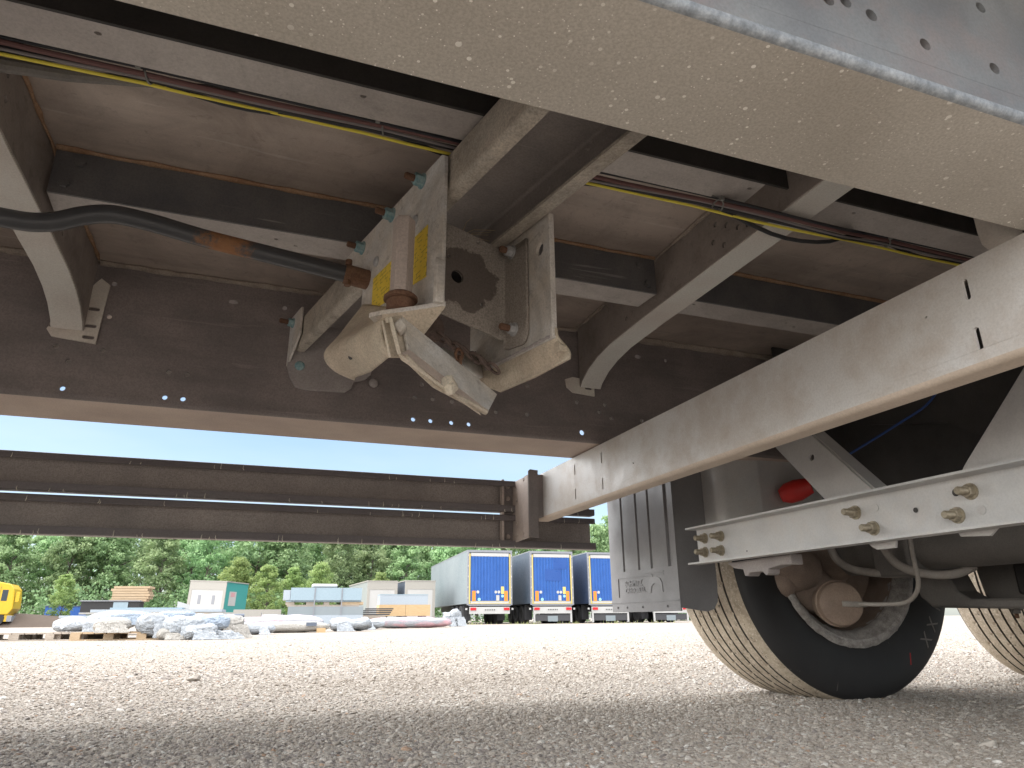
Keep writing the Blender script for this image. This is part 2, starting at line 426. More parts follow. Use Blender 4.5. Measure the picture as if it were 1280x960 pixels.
# ------------------------------------------------------------------ object helpers
WM = {}
def name_ok(o): return o.name
def thing(name, label, cat, loc=(0, 0, 0), group=None, rz=0):
    o = bpy.data.objects.new(name, None); COL.objects.link(o); o.empty_display_size = .2
    loc = (loc[0], loc[1], loc[2]+GZ)
    o.location = loc; o.rotation_euler = (0, 0, rz)
    o['label'] = label; o['category'] = cat
    if group: o['group'] = group
    WM[o.name] = Matrix.Translation(Vector(loc)) @ Matrix.Rotation(rz, 4, 'Z')
    return o
def tag(o, label=None, cat=None, group=None, kind=None):
    for k, v in (('label', label), ('category', cat), ('group', group), ('kind', kind)):
        if v: o[k] = v
    return o
def part(name, mb, mats, parent=None, world=None, label=None, kind=None, bevel=0, smooth=35, local=False):
    """mesh in world coords (world None) or own coords placed with matrix world; local=True: coords relative to parent"""
    me = mb if isinstance(mb, bpy.types.Mesh) else mb.mesh(name, smooth)
    if not isinstance(mats, (list, tuple)): mats = [mats]
    if not me.materials:
        for mm in mats: me.materials.append(M[mm] if isinstance(mm, str) else mm)
    o = bpy.data.objects.new(name, me); COL.objects.link(o)
    Wm = world or Matrix.Identity(4)
    if parent is not None:
        o.parent = parent
        if local: Wm = WM[parent.name] @ Wm
        o.matrix_basis = WM[parent.name].inverted() @ Wm
    else: o.matrix_basis = Wm
    WM[o.name] = Wm
    if label: o['label'] = label
    if kind: o['kind'] = kind
    if bevel:
        b = o.modifiers.new('bevel', 'BEVEL'); b.width = bevel; b.segments = 2; b.limit_method = 'ANGLE'; b.angle_limit = radians(50)
    return o
def copy_tree(o, parent=None, loc=None, rz=None):
    c = o.copy(); COL.objects.link(c)
    if parent is not None: c.parent = parent
    for ch in o.children: copy_tree(ch, c)
    if loc is not None: c.location = loc
    if rz is not None: c.rotation_euler[2] = rz
    return c
def orient(loc, direction, roll=0):
    q = Vector(direction).to_track_quat('Z', 'Y')
    return Matrix.Translation(Vector(loc)) @ q.to_matrix().to_4x4() @ Matrix.Rotation(roll, 4, 'Z')

# ================================================================== GROUND
def ground_mat():
    n = N('pale gravel')
    co = n.tc.outputs['Object']
    v = n.new('ShaderNodeTexVoronoi'); v.inputs['Scale'].default_value = 70; n.link(co, v.inputs['Vector'])
    sep = n.new('ShaderNodeSeparateColor'); n.link(v.outputs['Color'], sep.inputs[0])
    stone = n.ramp(sep.outputs[0], [(0, (.27, .235, .20)), (.35, (.40, .36, .32)), (.7, (.47, .435, .39)), (.93, (.56, .53, .49)), (1, (.36, .25, .17))])
    big = n.noise(.35, 6, .6)
    col = n.mix(n.ramp(big, [(.35, 0.), (.7, 1.)]), stone, n.mix(.5, stone, (.54, .49, .435)))
    mid = n.noise(5, 6, .7)
    col = n.mix(n.math('MULTIPLY', n.ramp(mid, [(.3, 1.), (.55, 0.)]), .35), col, (.34, .295, .25))
    track = n.noise(1.0, 4, .5, n.co((.05, .6, 1)))
    col = n.mix(n.math('MULTIPLY', n.ramp(track, [(.5, 0.), (.65, 1.)]), .3), col, (.55, .50, .445))
    col = n.mix(.58, col, (.20, .172, .145))
    crack = n.ramp(v.outputs['Distance'], [(0., 1.), (.55, .2), (1, 0.)])
    n.bump(n.math('ADD', crack, n.math('MULTIPLY', n.noise(18, 6, .7), 1.2)), .8, .008)
    return n.set(col, .9, 0, .2)
M['ground'] = ground_mat()
g = MB()
xs = [-700, -60, -15, -4, 0, 4, 12, 40, 120, 800]; ys = [-300, -20, -3, 0, 3, 8, 20, 60, 200, 1200]
g.grid([[(x, y, GZ) for x in xs] for y in ys])
tag(part('ground', g, 'ground', smooth=0), kind='structure')

def pebbles():
    rng = np.random.default_rng(3)
    Nn = 460000
    u = rng.random(Nn)
    y0, y1 = 1.0, 18.0
    y = 1/(1/y0 - u*(1/y0-1/y1))            # density falls off with distance
    x = -.5*y-.3 + rng.random(Nn)*(2.6*y+1.1)
    # patchy cover
    keep = np.ones(Nn, bool)
    sz = rng.lognormal(math.log(.0036), .36, Nn); sz = np.clip(sz, .0018, .013)
    sz *= np.clip(y/3.0, .9, 1.5)
    big = rng.random(Nn) < .0015; sz[big] *= 2.2
    me = bpy.data.meshes.new('gravel_stones')
    me.vertices.add(Nn)
    co = np.stack([x, y, GZ+sz*.10], 1)
    me.vertices.foreach_set('co', co.ravel())
    a = me.attributes.new('sc', 'FLOAT_VECTOR', 'POINT')
    s3 = np.stack([sz*rng.uniform(.8, 1.5, Nn), sz*rng.uniform(.7, 1.1, Nn), sz*rng.uniform(.38, .66, Nn)], 1)
    a.data.foreach_set('vector', s3.ravel())
    a = me.attributes.new('rt', 'FLOAT_VECTOR', 'POINT')
    r3 = np.stack([rng.uniform(-.5, .5, Nn), rng.uniform(-.5, .5, Nn), rng.uniform(0, 6.28, Nn)], 1)
    a.data.foreach_set('vector', r3.ravel())
    a = me.attributes.new('tone', 'FLOAT', 'POINT'); 
    tone = rng.random(Nn)+.16*np.sin(x*1.3+2*np.sin(y*.9))*np.sin(y*1.1+1.5*np.sin(x*.7))+.10*np.sin(y*5+x*.6)*np.sin(x*.9+1)
    tone = np.clip(tone, 0, 1); a.data.foreach_set('value', tone)
    n = N('gravel stone')
    at = n.new('ShaderNodeAttribute', attribute_type='INSTANCER', attribute_name='tone')
    col = n.ramp(at.outputs['Fac'], [(0, (.27, .235, .195)), (.2, (.375, .335, .29)), (.55, (.45, .41, .365)), (.85, (.52, .485, .435)), (.95, (.66, .65, .62)), (.97, (.46, .30, .20)), (1, (.24, .22, .21))])
    col = n.mix(n.math('MULTIPLY', n.noise(160, 3, .6), .4), col, (.36, .31, .26))
    mat = n.set(col, .85, 0, .25)
    ng = bpy.data.node_groups.new('scatter', 'GeometryNodeTree')
    ng.interface.new_socket('Geometry', in_out='INPUT', socket_type='NodeSocketGeometry')
    ng.interface.new_socket('Geometry', in_out='OUTPUT', socket_type='NodeSocketGeometry')
    gi = ng.nodes.new('NodeGroupInput'); go = ng.nodes.new('NodeGroupOutput')
    ic = ng.nodes.new('GeometryNodeMeshIcoSphere'); ic.inputs['Subdivisions'].default_value = 2; ic.inputs['Radius'].default_value = 1
    sp_ = ng.nodes.new('GeometryNodeSetPosition')
    nz = ng.nodes.new('ShaderNodeTexNoise'); nz.inputs['Scale'].default_value = 1.3
    sub = ng.nodes.new('ShaderNodeVectorMath'); sub.operation = 'SUBTRACT'; sub.inputs[1].default_value = (.5, .5, .5)
    ng.links.new(nz.outputs['Color'], sub.inputs[0]); ng.links.new(sub.outputs[0], sp_.inputs['Offset'])
    ng.links.new(ic.outputs[0], sp_.inputs[0])
    sm = ng.nodes.new('GeometryNodeSetMaterial'); sm.inputs['Material'].default_value = mat
    ng.links.new(sp_.outputs[0], sm.inputs[0])
    mp = ng.nodes.new('GeometryNodeMeshToPoints')
    ip = ng.nodes.new('GeometryNodeInstanceOnPoints')
    def attr(nm, ty):
        q = ng.nodes.new('GeometryNodeInputNamedAttribute'); q.data_type = ty; q.inputs['Name'].default_value = nm
        return q.outputs['Attribute']
    ng.links.new(gi.outputs[0], mp.inputs[0]); ng.links.new(mp.outputs[0], ip.inputs['Points'])
    ng.links.new(sm.outputs[0], ip.inputs['Instance'])
    ng.links.new(attr('rt', 'FLOAT_VECTOR'), ip.inputs['Rotation']); ng.links.new(attr('sc', 'FLOAT_VECTOR'), ip.inputs['Scale'])
    ng.links.new(ip.outputs[0], go.inputs[0])
    o = bpy.data.objects.new('gravel_stones', me); COL.objects.link(o)
    md = o.modifiers.new('scatter', 'NODES'); md.node_group = ng
    tag(o, 'loose pale gravel stones covering the yard beneath the trailer', 'gravel', kind='stuff')
pebbles()

# ================================================================== THE TRAILER OVERHEAD
T = thing('semi_trailer', 'underside of the grey semi trailer filling the picture overhead, with rails, crossmembers and wheels', 'semi trailer', (1.2, 1.17, 0))
XA, XB = -7.2, 6.4
# near rail: dusty bottom flange turned inwards, blue grey web with holes
mb = MB()
mb.prism(sheet([(.5355, .804), (.381, .804), (.381, .83)], .007, .0050, 4), FX, XA, XB)
rail_near = part('chassis_rail', mb, ['flange'], T, label='near chassis rail, underside speckled with pale splashes')
me = rail_near.data; me.materials.append(M['zinc_edge']); me.materials.append(M['web_out'])
for p in me.polygons:
    c = p.center
    if c.y < .3845 and c.z < .8155: p.material_index = 1
    if c.z >= .8125 and c.y < .39: p.material_index = 2
mb = MB()
hl = [circle(x, z, .0075, 12) for x, z in ((.472, .872), (.495, .878), (.527, .872), (.596, .858), (.697, .859), (.704, .947), (.30, .90), (-.6, .9), (-.9, .93), (1.1, .87), (1.4, .93), (.86, .93), (.93, .88))]
mb.plate([(XA, .8302), (XB, .8302), (XB, 1.158), (XA, 1.158)], hl, FY, .3775, .3845)
part('rail_web', mb, 'web_out', rail_near)
mb = MB(); mb.box(XA, XB, .3848, .5355, 1.150, 1.157); part('top_flange', mb, 'rail_dark', rail_near)
# far rail: web towards us, flange turned outwards
mb = MB()
mb.prism(sheet([(1.8135, .8152), (1.8135, .8035), (2.022, .8035)], .007, .008, 6), FX, XA, XB)
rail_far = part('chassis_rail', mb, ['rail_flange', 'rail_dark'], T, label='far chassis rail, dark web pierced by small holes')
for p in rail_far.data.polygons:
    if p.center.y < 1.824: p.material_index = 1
big = [(.374, .8235), (.423, .8235), (.483, .8235), (.534, .8235), (.889, .829), (-.466, .8235), (-.247, .8235), (-.206, .8235)]
small = [(-.402, 1.108), (-.399, 1.018), (-.399, .928), (-.497, .926), (-.466, .891), (-.247, .890), (-.205, .888), (.009, 1.104),
         (1.203, 1.098), (.972, 1.011), (.875, .922), (.97, .924), (.95, .899), (.99, .882), (1.097, .884),
         (.375, .886), (.427, .887), (.394, .926), (.483, .885), (.615, .867), (.712, .869), (.714, .956),
         (-1.1, .93), (-.9, 1.0), (-.75, .89), (1.5, .93), (1.4, 1.0)]
holes = [circle(x, z, .0062, 12) for x, z in small]
holes += [circle(-.121, 1.102, .012, 14, .006), circle(1.099, 1.099, .011, 14, .0065)]
holes += [circle(x, z, .0062 if z < .825 else .0085, 12) for x, z in big]
mb = MB()
mb.plate([(XA, .8154), (XB, .8154), (XB, 1.158), (XA, 1.158)], holes, FY, 1.810, 1.817)
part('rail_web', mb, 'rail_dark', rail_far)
part('top_flange', MB().box(XA, XB, 1.8172, 2.0, 1.150, 1.157), 'rail_dark', rail_far)

# floor, body
mb = MB(); mb.box(XA, XB, -.10, 2.44, 1.165, 1.20); part('floor_panel', mb, 'floor', T)
M['body'] = plain('trailer side curtain', (.30, .31, .33), .5)
mb = MB(); mb.box(XA, XB, -.105, 2.445, 1.2004, 4.0); part('cargo_body', mb, 'body', T)
mb = MB(); mb.box(XA, XB, 2.415, 2.445, 1.025, 1.1646); part('side_rave', mb, 'brace', T)
mb = MB(); mb.box(XA, XB, -.105, -.075, 1.10, 1.1646); part('side_rave', mb, 'brace', T)
# beads along floor joints
def bead(x0, x1, y, z, r, mat, seed):
    rnd = random.Random(seed); pts = []; rs = []; n = max(6, int(abs(x1-x0)/.03))
    for i in range(n+1):
        pts.append((x0+(x1-x0)*i/n, y+rnd.uniform(-.0015, .0015), z+rnd.uniform(-.0015, .0015))); rs.append(r*rnd.uniform(.75, 1.25))
    return part('weld_bead', MB().tube(pts, rs, 7), mat, T)
XM = [-3.107, -1.777, -.447, .885, 2.215, 3.545, 4.875]
bead(-.44, .88, 1.808, 1.160, .008, 'seam_grey', 1); bead(-1.7, -.455, 1.808, 1.160, .009, 'seam_grey', 2); bead(.895, 2.2, 1.808, 1.160, .012, 'seam_grey', 3)
# stringers between the crossmembers
for i in range(len(XM)-1):
    x0, x1 = XM[i]+.012, XM[i+1]-.010
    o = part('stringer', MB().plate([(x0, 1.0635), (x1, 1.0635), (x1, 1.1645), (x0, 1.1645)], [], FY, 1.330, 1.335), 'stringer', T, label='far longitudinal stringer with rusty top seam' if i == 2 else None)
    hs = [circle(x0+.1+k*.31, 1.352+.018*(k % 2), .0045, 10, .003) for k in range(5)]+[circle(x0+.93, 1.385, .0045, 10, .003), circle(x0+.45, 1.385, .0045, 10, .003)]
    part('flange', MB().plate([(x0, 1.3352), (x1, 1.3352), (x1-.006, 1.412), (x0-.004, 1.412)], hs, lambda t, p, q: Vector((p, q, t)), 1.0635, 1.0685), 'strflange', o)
    part('rust_seam', MB().tube([(x0+(x1-x0)*k/40, 1.3285+random.uniform(-.001, .001), 1.1615+random.uniform(-.0015, .001)) for k in range(41)], [.0055*random.uniform(.6, 1.35) for k in range(41)], 6), 'seam', o)
    for zz, ww in ((1.135, .045), (1.085, .025)):
        part('bolt', MB().tube([(x0+ww, 1.3295, zz), (x0+ww, 1.322, zz)], .010, 6), 'stringer', o)
        part('bolt', MB().tube([(x1-ww, 1.3295, zz), (x1-ww, 1.322, zz)], .010, 6), 'stringer', o)
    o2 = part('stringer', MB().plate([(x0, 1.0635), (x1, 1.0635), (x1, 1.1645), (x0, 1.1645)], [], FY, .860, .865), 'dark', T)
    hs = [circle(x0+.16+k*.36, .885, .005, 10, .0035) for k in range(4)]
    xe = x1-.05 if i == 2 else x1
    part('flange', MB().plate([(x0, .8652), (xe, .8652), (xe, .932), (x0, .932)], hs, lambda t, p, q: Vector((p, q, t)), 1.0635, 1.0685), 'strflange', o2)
# crossmembers: web, bent flange, foot plate on the far rail
for i, xc in enumerate(XM):
    left = xc < 0
    sg = -1 if left else 1
    hs = []
    if not left or True:
        hs = [circle(y, z, .0065, 10) for y, z in ((1.09, 1.122), (1.055, 1.10), (1.105, 1.085), (1.07, 1.06), (.995, 1.10), (1.02, 1.075), (.99, 1.065), (1.46, 1.10), (1.50, 1.07), (.62, 1.1))]
    low = [(1.45, 1.037), (1.60, 1.034), (1.68, 1.024), (1.74, 1.008), (1.785, .985), (1.8, .97)]
    poly = [(.386, 1.1645), (.386, 1.037)]+low+[(1.8, 1.1645)]
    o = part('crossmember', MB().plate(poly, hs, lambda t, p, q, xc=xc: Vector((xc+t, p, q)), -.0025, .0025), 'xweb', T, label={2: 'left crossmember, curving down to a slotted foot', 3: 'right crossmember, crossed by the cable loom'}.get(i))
    fl = [(.386, 1.037), (.7, 1.037), (1.1, 1.037)]+low
    rows = []
    mbf = MB()
    sec = [(y, z) for y, z in fl]
    mbf.prism(sheet(sec, .005), FX, xc+sg*.0, xc+sg*.067)
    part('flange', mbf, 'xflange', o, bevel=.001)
    # foot plate with slots
    x0, x1 = (xc-.075, xc+.032) if left else (xc-.055, xc+.048)
    sl_ = []
    for k, zz in enumerate((1.03, .985, .955)):
        sl_.append([(q, p) for p, q in slot(zz, x1-.018, .009, .026)])
    sl_.append([(q, p) for p, q in slot(.975, x0+.014, .006, .022)])
    pl = [(x0, .965), (x0+.012, .948), (x1, .94), (x1+.006, 1.10), (x1-.015, 1.115), (xc+.006, 1.10), (x0+.03, 1.0), (x0+.008, 1.0)]
    if not left:
        pl = [(x0+.01, .965), (x0+.03, .950), (x1, .945), (x1, .995), (x0+.03, 1.0), (x0+.005, .99)]
        sl_ = [[(q, p) for p, q in slot(.968, x1-.02, .007, .024)]]
    part('foot_plate', MB().plate(pl, sl_, FY, 1.8015, 1.8080), 'foot', o, bevel=.001)
    if not left or xc < -.2:
        zt = 1.1608
        bead_pts = [(xc+(.006 if left else -.006)+random.uniform(-.001, .001), .6+1.19*k/40, zt+random.uniform(-.001, .001)) for k in range(41)]
        part('weld_bead', MB().tube(bead_pts, [.0045*random.uniform(.5, 1.3) for _ in range(41)], 6), 'seam' if left else 'seam_grey', o)

# ------------------------------------------------------------------ cable loom
def loom(name, dy, dz, r, mat, wob, seed, label=None):
    rnd = random.Random(seed); pts = []
    ties = [-1.3, -.76, -.237, .118, .752, 1.23, 1.6, 2.3, 3.2]
    n = 150
    for i in range(n+1):
        x = -2.4+5.6*i/n
        k = max(j for j in range(len(ties)) if ties[j] <= x or j == 0)
        k = min(k, len(ties)-2)
        t = min(max((x-ties[k])/(ties[k+1]-ties[k]), 0), 1)
        sag = (sin(pi*t)+.35*sin(2*pi*t+seed))*wob*(ties[k+1]-ties[k])*(1.6 if k == 4 else 1)
        zc = 1.082-.060*math.exp(-((x-.93)/.17)**4)
        pts.append((x, (zc-.3)*1.245+dy+sag*.5+.0015*sin(x*9+seed), zc+dz-sag*.35+.0015*sin(x*7+seed*2)))
    return part('cable', MB().tube(pts, r, 8), mat, T, label=label)
loom('c', .012, -.004, .0028, 'yellow', .012, 1, 'yellow cable of the loom')
loom('c', .002, .001, .0046, 'cableblack', .020, 2)
loom('c', -.0085, -.001, .0042, 'cablered', .006, 3, 'red brown cable of the loom')
loom('c', -.0025, -.005, .0025, 'cablegrey', .007, 4)
loom('c', -.0150, .002, .0032, 'cableblack', .003, 5)
loom('c', .006, .006, .0042, 'cableblack', .060, 6)
# slack corrugated hose at the far left
part('cable', MB().tube([(-.95, .985, 1.10), (-.6, .99, 1.085), (-.46, 1.02, 1.08), (-.34, 1.01, 1.082), (-.23, .995, 1.088), (-.1, .975, 1.095)], [.013, .013, .012, .010, .007, .005], 10), 'axle', T)
for x, zz in ((-.237, 1.082), (.118, 1.082), (.752, 1.040), (1.23, 1.080), (-.76, 1.082)):
    mbt = MB(); yy = (zz-.3)*1.245
    ring = [(x+.001*k, yy-.001+.0110*cos(2*pi*k/16), zz+.009*sin(2*pi*k/16)) for k in range(17)]
    mbt.tube(ring, .0016, 6); mbt.box(x-.0035, x+.0035, yy-.023, yy-.017, zz-.004, zz+.004); mbt.tube([(x, yy-.018, zz+.004), (x, .932, 1.0665)], .0012, 5)
    part('cable_tie', mbt, 'tie', T)
# ------------------------------------------------------------------ bent tube from the left into the winch
tp = [(-1.6, 1.24, .955), (-1.2, 1.25, .962), (-.8, 1.262, .965), (-.56, 1.268, .966), (-.47, 1.27, .963), (-.425, 1.27, .963), (-.39, 1.27, .972), (-.355, 1.27, .990), (-.32, 1.27, 1.002),
      (-.285, 1.27, 1.004), (-.23, 1.27, .998), (-.15, 1.27, .985), (-.05, 1.27, .974), (.05, 1.27, .963), (.13, 1.27, .954)]
from mathutils import geometry as _g
def smoothpath(p, k=6):
    p = [Vector(q) for q in p]; out = []
    for i in range(len(p)-1):
        a, b, c, d = p[max(i-1, 0)], p[i], p[i+1], p[min(i+2, len(p)-1)]
        for j in range(k):
            t = j/k
            out.append(.5*((2*b)+(-a+c)*t+(2*a-5*b+4*c-d)*t*t+(-a+3*b-3*c+d)*t**3))
    return out+[p[-1]]
bt = part('crank_tube', MB().tube(smoothpath(tp), .0170, 16), 'tubedark', T, label='bent black tube with a rusty patch, running into the winch')
part('collar', MB().tube([(.112, 1.27, .956), (.165, 1.272, .950)], .0205, 14), 'rust', bt)
for dz in (.021, -.021):
    part('rivet', MB().tube([(.118, 1.262, .955+dz*.8), (.118, 1.262, .955+dz*1.35)], .0065, 8), 'rust', bt)

# ------------------------------------------------------------------ spare wheel carrier: skewed hat channel
mb = MB()
sec = sheet([(.486, .978), (.4645, .978), (.4645, 1.058), (.6425, 1.058), (.6425, .978), (.612, .978)], .006, .010, 5)
FS = lambda a, p, q: W(a, p, q)
# slanted ends so it meets both rails squarely
vs0 = []
def prism_skew(mb, poly, a0f, a1f):
    n = len(poly)
    vs = [W(a0f(p), p, q) for p, q in poly]+[W(a1f(p), p, q) for p, q in poly]
    mb.add(vs, [(i, (i+1) % n, n+(i+1) % n, n+i) for i in range(n)])
    ov, tri = cdt(poly, [])
    for f in (a0f, a1f): mb.add([W(f(p), p, q) for p, q in ov], [tuple(t) for t in tri])
ys_ = lambda yv: (lambda v: (yv-v*NN.y)/DD.y)
prism_skew(mb, sec, ys_(.39), ys_(1.788))
CB = part('carrier_beam', mb, ['carrier', 'carrier_in'], T, label='dusty channel running askew between the rails and carrying the winch')
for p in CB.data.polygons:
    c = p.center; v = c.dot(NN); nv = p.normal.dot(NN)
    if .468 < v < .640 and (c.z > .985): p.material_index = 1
part('mud_patch', MB().add([W(.62+.028*cos(a)*1.3, .4606-.0004+0*a, 1.006+.022*sin(a)) for a in [2*pi*k/18 for k in range(18)]], [tuple(range(18))]), 'brown', CB)
# dry grass caught in the channel
mb = MB(); rg = random.Random(2)
for k in range(9):
    a = W(1.055+rg.uniform(-.02, .01), .565+rg.uniform(-.015, .015), .985+rg.uniform(-.01, .03))
    b = a+NN*rg.uniform(-.01, .07)-DD*rg.uniform(.0, .05)+Vector((0, 0, rg.uniform(0, .035)))
    mid = (a+b)/2+Vector((0, 0, .012))
    mb.tube([a, mid, b], .0007, 4)
part('straw_tuft', mb, 'straw', CB)
# far mounting plate + tab
MP = part('mounting_plate', MB().plate([(.035, 1.06), (.030, .935), (.040, .905), (.055, .880), (.085, .874), (.183, .878), (.200, .892), (.206, .912), (.232, .918), (.250, .935), (.255, .99), (.24, 1.06)], [], FY, 1.7975, 1.8085), 'farplate', T, bevel=.002)
mb = MB(); mb.plate([(1.66, 1.075), (1.74, 1.075), (1.79, 1.05), (1.80, .955), (1.765, .930), (1.695, .975), (1.66, 1.0)], [], lambda t, p, q: W(p, t, q), .4515, .4575)
part('mounting_tab', mb, 'winch', MP, bevel=.001)
def bolt_mesh(kind='nut', r=.012, h=.011, shank=.022, rs=.0065):
    mb = MB(); I = lambda a, p, q: Vector((p, q, a))
    mb.mat(0)
    if kind == 'nut':
        mb.lathe([(0, 0), (r*1.25, 0), (r*1.25, .0022), (0, .0022)], I, 20)
        mb.lathe([(0, .0022), (r, .0022), (r, .0022+h*.9), (r*.86, .0022+h), (0, .0022+h)], I, 6)
        mb.mat(1)
        pr = [(rs, .0022+h)]
        k = int(shank/.0016)
        for i in range(k): pr += [(rs, .0022+h+i*.0016), (rs*.9, .0022+h+i*.0016+.0008)]
        pr += [(rs*.8, .0022+h+shank), (0, .0022+h+shank)]
        mb.lathe(pr, I, 12)
    else:
        pr = [(0, 0), (r, 0)]+[(r*cos(a), .0015+r*.45*sin(a)) for a in [k*pi/12 for k in range(7)]]
        mb.lathe(pr, I, 18)
    return mb
BM = {}
def bolt(loc, d, parent, mats=('teal', 'rust'), kind='nut', **k):
    key = (mats, kind, tuple(sorted(k.items())))
    if key not in BM:
        me = bolt_mesh(kind, **k).mesh('bolt', 30)
        for mm in mats: me.materials.append(M[mm])
        BM[key] = me
    o = bpy.data.objects.new('bolt', BM[key]); COL.objects.link(o)
    Wm = orient(loc, d, random.uniform(0, 1)); o.parent = parent
    o.matrix_basis = WM[parent.name].inverted() @ Wm; WM[o.name] = Wm
    return o
bolt(W(1.725, .4515, 1.052), -NN, MP, r=.011, h=.012, shank=.022)
bolt(W(1.785, .4515, 1.030), -NN, MP, r=.011, h=.012, shank=.022)
bolt((.062, 1.7975, .939), (0, -1, 0), MP, mats=('teal',), kind='dome', r=.013)
bolt((.258, 1.7975, .912), (0, -1, 0), MP, mats=('farplate',), kind='dome', r=.013)

# ------------------------------------------------------------------ winch: two side plates, cross plate, shoe, shaft, arm
WI = thing('winch', '', '', (.1, 1.1, .97)); del WI['label']; del WI['category']
WI.parent = T; WI.matrix_basis = WM[T.name].inverted() @ WM[WI.name]
WI.name = 'winch'
WI['label'] = 'dusty spare wheel winch with hexagonal shaft and yellow label'
FV = lambda t, p, q: W(p, t, q)
mb = MB(); mb.plate([(.873, 1.043), (.885, 1.052), (1.335, 1.066), (1.325, 1.02), (1.262, .985), (1.240, .955), (1.222, .935), (1.222, .895), (.905, .766), (.873, .764)], [circle(1.0, .805, .004)], FV, .4505, .4573)
SA = part('side_plate', mb, 'winch', WI, bevel=.0012)
mb = MB(); mb.plate([(.845, .985), (.845, .744), (1.06, .748), (1.12, .80), (1.12, 1.05), (1.0, 1.05), (1.0, .985)], [circle(.876, .926, .0105, 16, .0125)], FV, .6465, .6535)
SB = part('side_plate', mb, 'winch', WI, bevel=.0012)
# extra thickness of the B edge
part('edge_strip', MB().plate([(.8435, .984), (.8435, .745), (.850, .745), (.850, .984)], [], FV, .6445, .6555), 'winch', WI, bevel=.001)
# cross plate: face + bent tab lying on side plate B
mb = MB()
FC = lambda t, p, q: W(t, p, q)
q_ = lambda v, z: (v*1.0314, .3+(z-.3)*1.0314)
mb.plate([q_(*p) for p in [(.444, .978), (.530, .966), (.609, .953), (.609, .771), (.598, .774), (.507, .790), (.444, .80)]],
         [circle(*q_(.5225, .870), .0125, 18), circle(*q_(.564, .951), .0035, 10), circle(*q_(.572, .829), .0035, 10), circle(*q_(.505, .905), .003, 8)], FC, .982, .988)
part('cross_plate', mb, 'stain', WI, bevel=.001)
mb = MB()
path = fillet([(.985, .6275), (.985, .6430), (.928, .6430)], .014, 8)
rows = []; n = len(path)
for i, q in enumerate(path):
    f = i/(n-1)
    if q.x < .984: f = .35+.65*(.984-q.x)/.056
    else: f = 0
    zt = .976-.012*min(1, f*1.5); zb = .785-.026*sin(pi/2*min(1, max(0, f*1.3)))
    rows.append([W(q.x, q.y, zb+(zt-zb)*k/6) for k in range(7)])
# rounded lower lobe of the tab, out to its edge
e = path[-1]
for i in range(1, 7):
    a_ = pi/2*i/6
    x_ = .928-.018*sin(a_); zb = .759+.030*(1-cos(a_))
    rows.append([W(x_, e.y, zb+(.964-zb)*k/6) for k in range(7)])
mb.grid(rows)
tb = part('bent_tab', mb, 'stain', WI)
sd = tb.modifiers.new('thick', 'SOLIDIFY'); sd.thickness = .005; sd.offset = 0
bolt(W(.955, .640, .955), -NN, WI, mats=('zincnut', 'rust'), r=.0105, h=.012, shank=.012)
bolt(W(.950, .640, .795), -NN, WI, mats=('zincnut', 'rust'), r=.0105, h=.010, shank=.018)
bolt(W(.845, .6535, .728), NN*1+DD*-.2, WI, mats=('winch_pale', 'winch_pale'), r=.0085, h=.008, shank=.008)
for s_ in (.957, 1.087, 1.236): bolt(W(s_, .4505, 1.041), -NN, WI, r=.0118, h=.015, shank=.017)
bolt(W(.980, .4505, .972), -NN, WI, mats=('zincnut',), kind='dome', r=.0105)
bolt(W(1.152, .4505, .970), -NN, WI, mats=('zincnut',), kind='dome', r=.0105)
# label on the side plate
part('label', MB().plate([(.928, .937), (1.163, .937), (1.163, .867), (.928, .838)], [], FV, .4494, .4503), 'label', WI, label='yellow instruction label behind the shaft')
# shelf with collar and hexagonal shaft
mb = MB(); mb.plate([(.868, .457), (.906, .457), (1.0, .457), (1.0, .400), (.972, .372), (.950, .385), (.905, .425), (.868, .450)], [], lambda t, p, q: W(p, q, t), .762, .770)
part('shelf', mb, 'winch', WI, bevel=.0012)
mb = MB(); mb.plate([(.862, .764), (.862, .835), (.866, .842), (.872, .835), (.872, .764)], [], FV, .436, .4502)
part('edge_strip', mb, 'winch', WI, bevel=.0015)
I0 = lambda c: (lambda a, p, q: W(c[0]+p, c[1]+q, a))
HC = (.940, .412)
mb = MB(); mb.lathe([(0, .800), (.0185, .800), (.0185, .936), (.0165, .940), (0, .940)], I0(HC), 6)
part('hexagonal_shaft', mb, 'bracket', WI, smooth=20, bevel=.0006)
mb = MB(); mb.lathe([(0, .770), (.0225, .770), (.0225, .786), (.021, .788), (.0275, .789), (.0275, .794), (.0235, .798), (.018, .801), (0, .801)], I0(HC), 32)
part('collar', mb, 'rust', WI)
# triangular lip under the shelf
mb = MB(); A = [W(.866, .456, .7625), W(.950, .386, .7625), W(.96, .40, .742), W(.93, .452, .738)]
mb.add(A+[a+Vector((0, 0, -.004))+DD*.004 for a in A], [(0, 1, 2, 3), (7, 6, 5, 4), (0, 4, 5, 1), (1, 5, 6, 2), (2, 6, 7, 3), (3, 7, 4, 0)])
part('shoe_lip', mb, 'winch_pale', WI, bevel=.001)
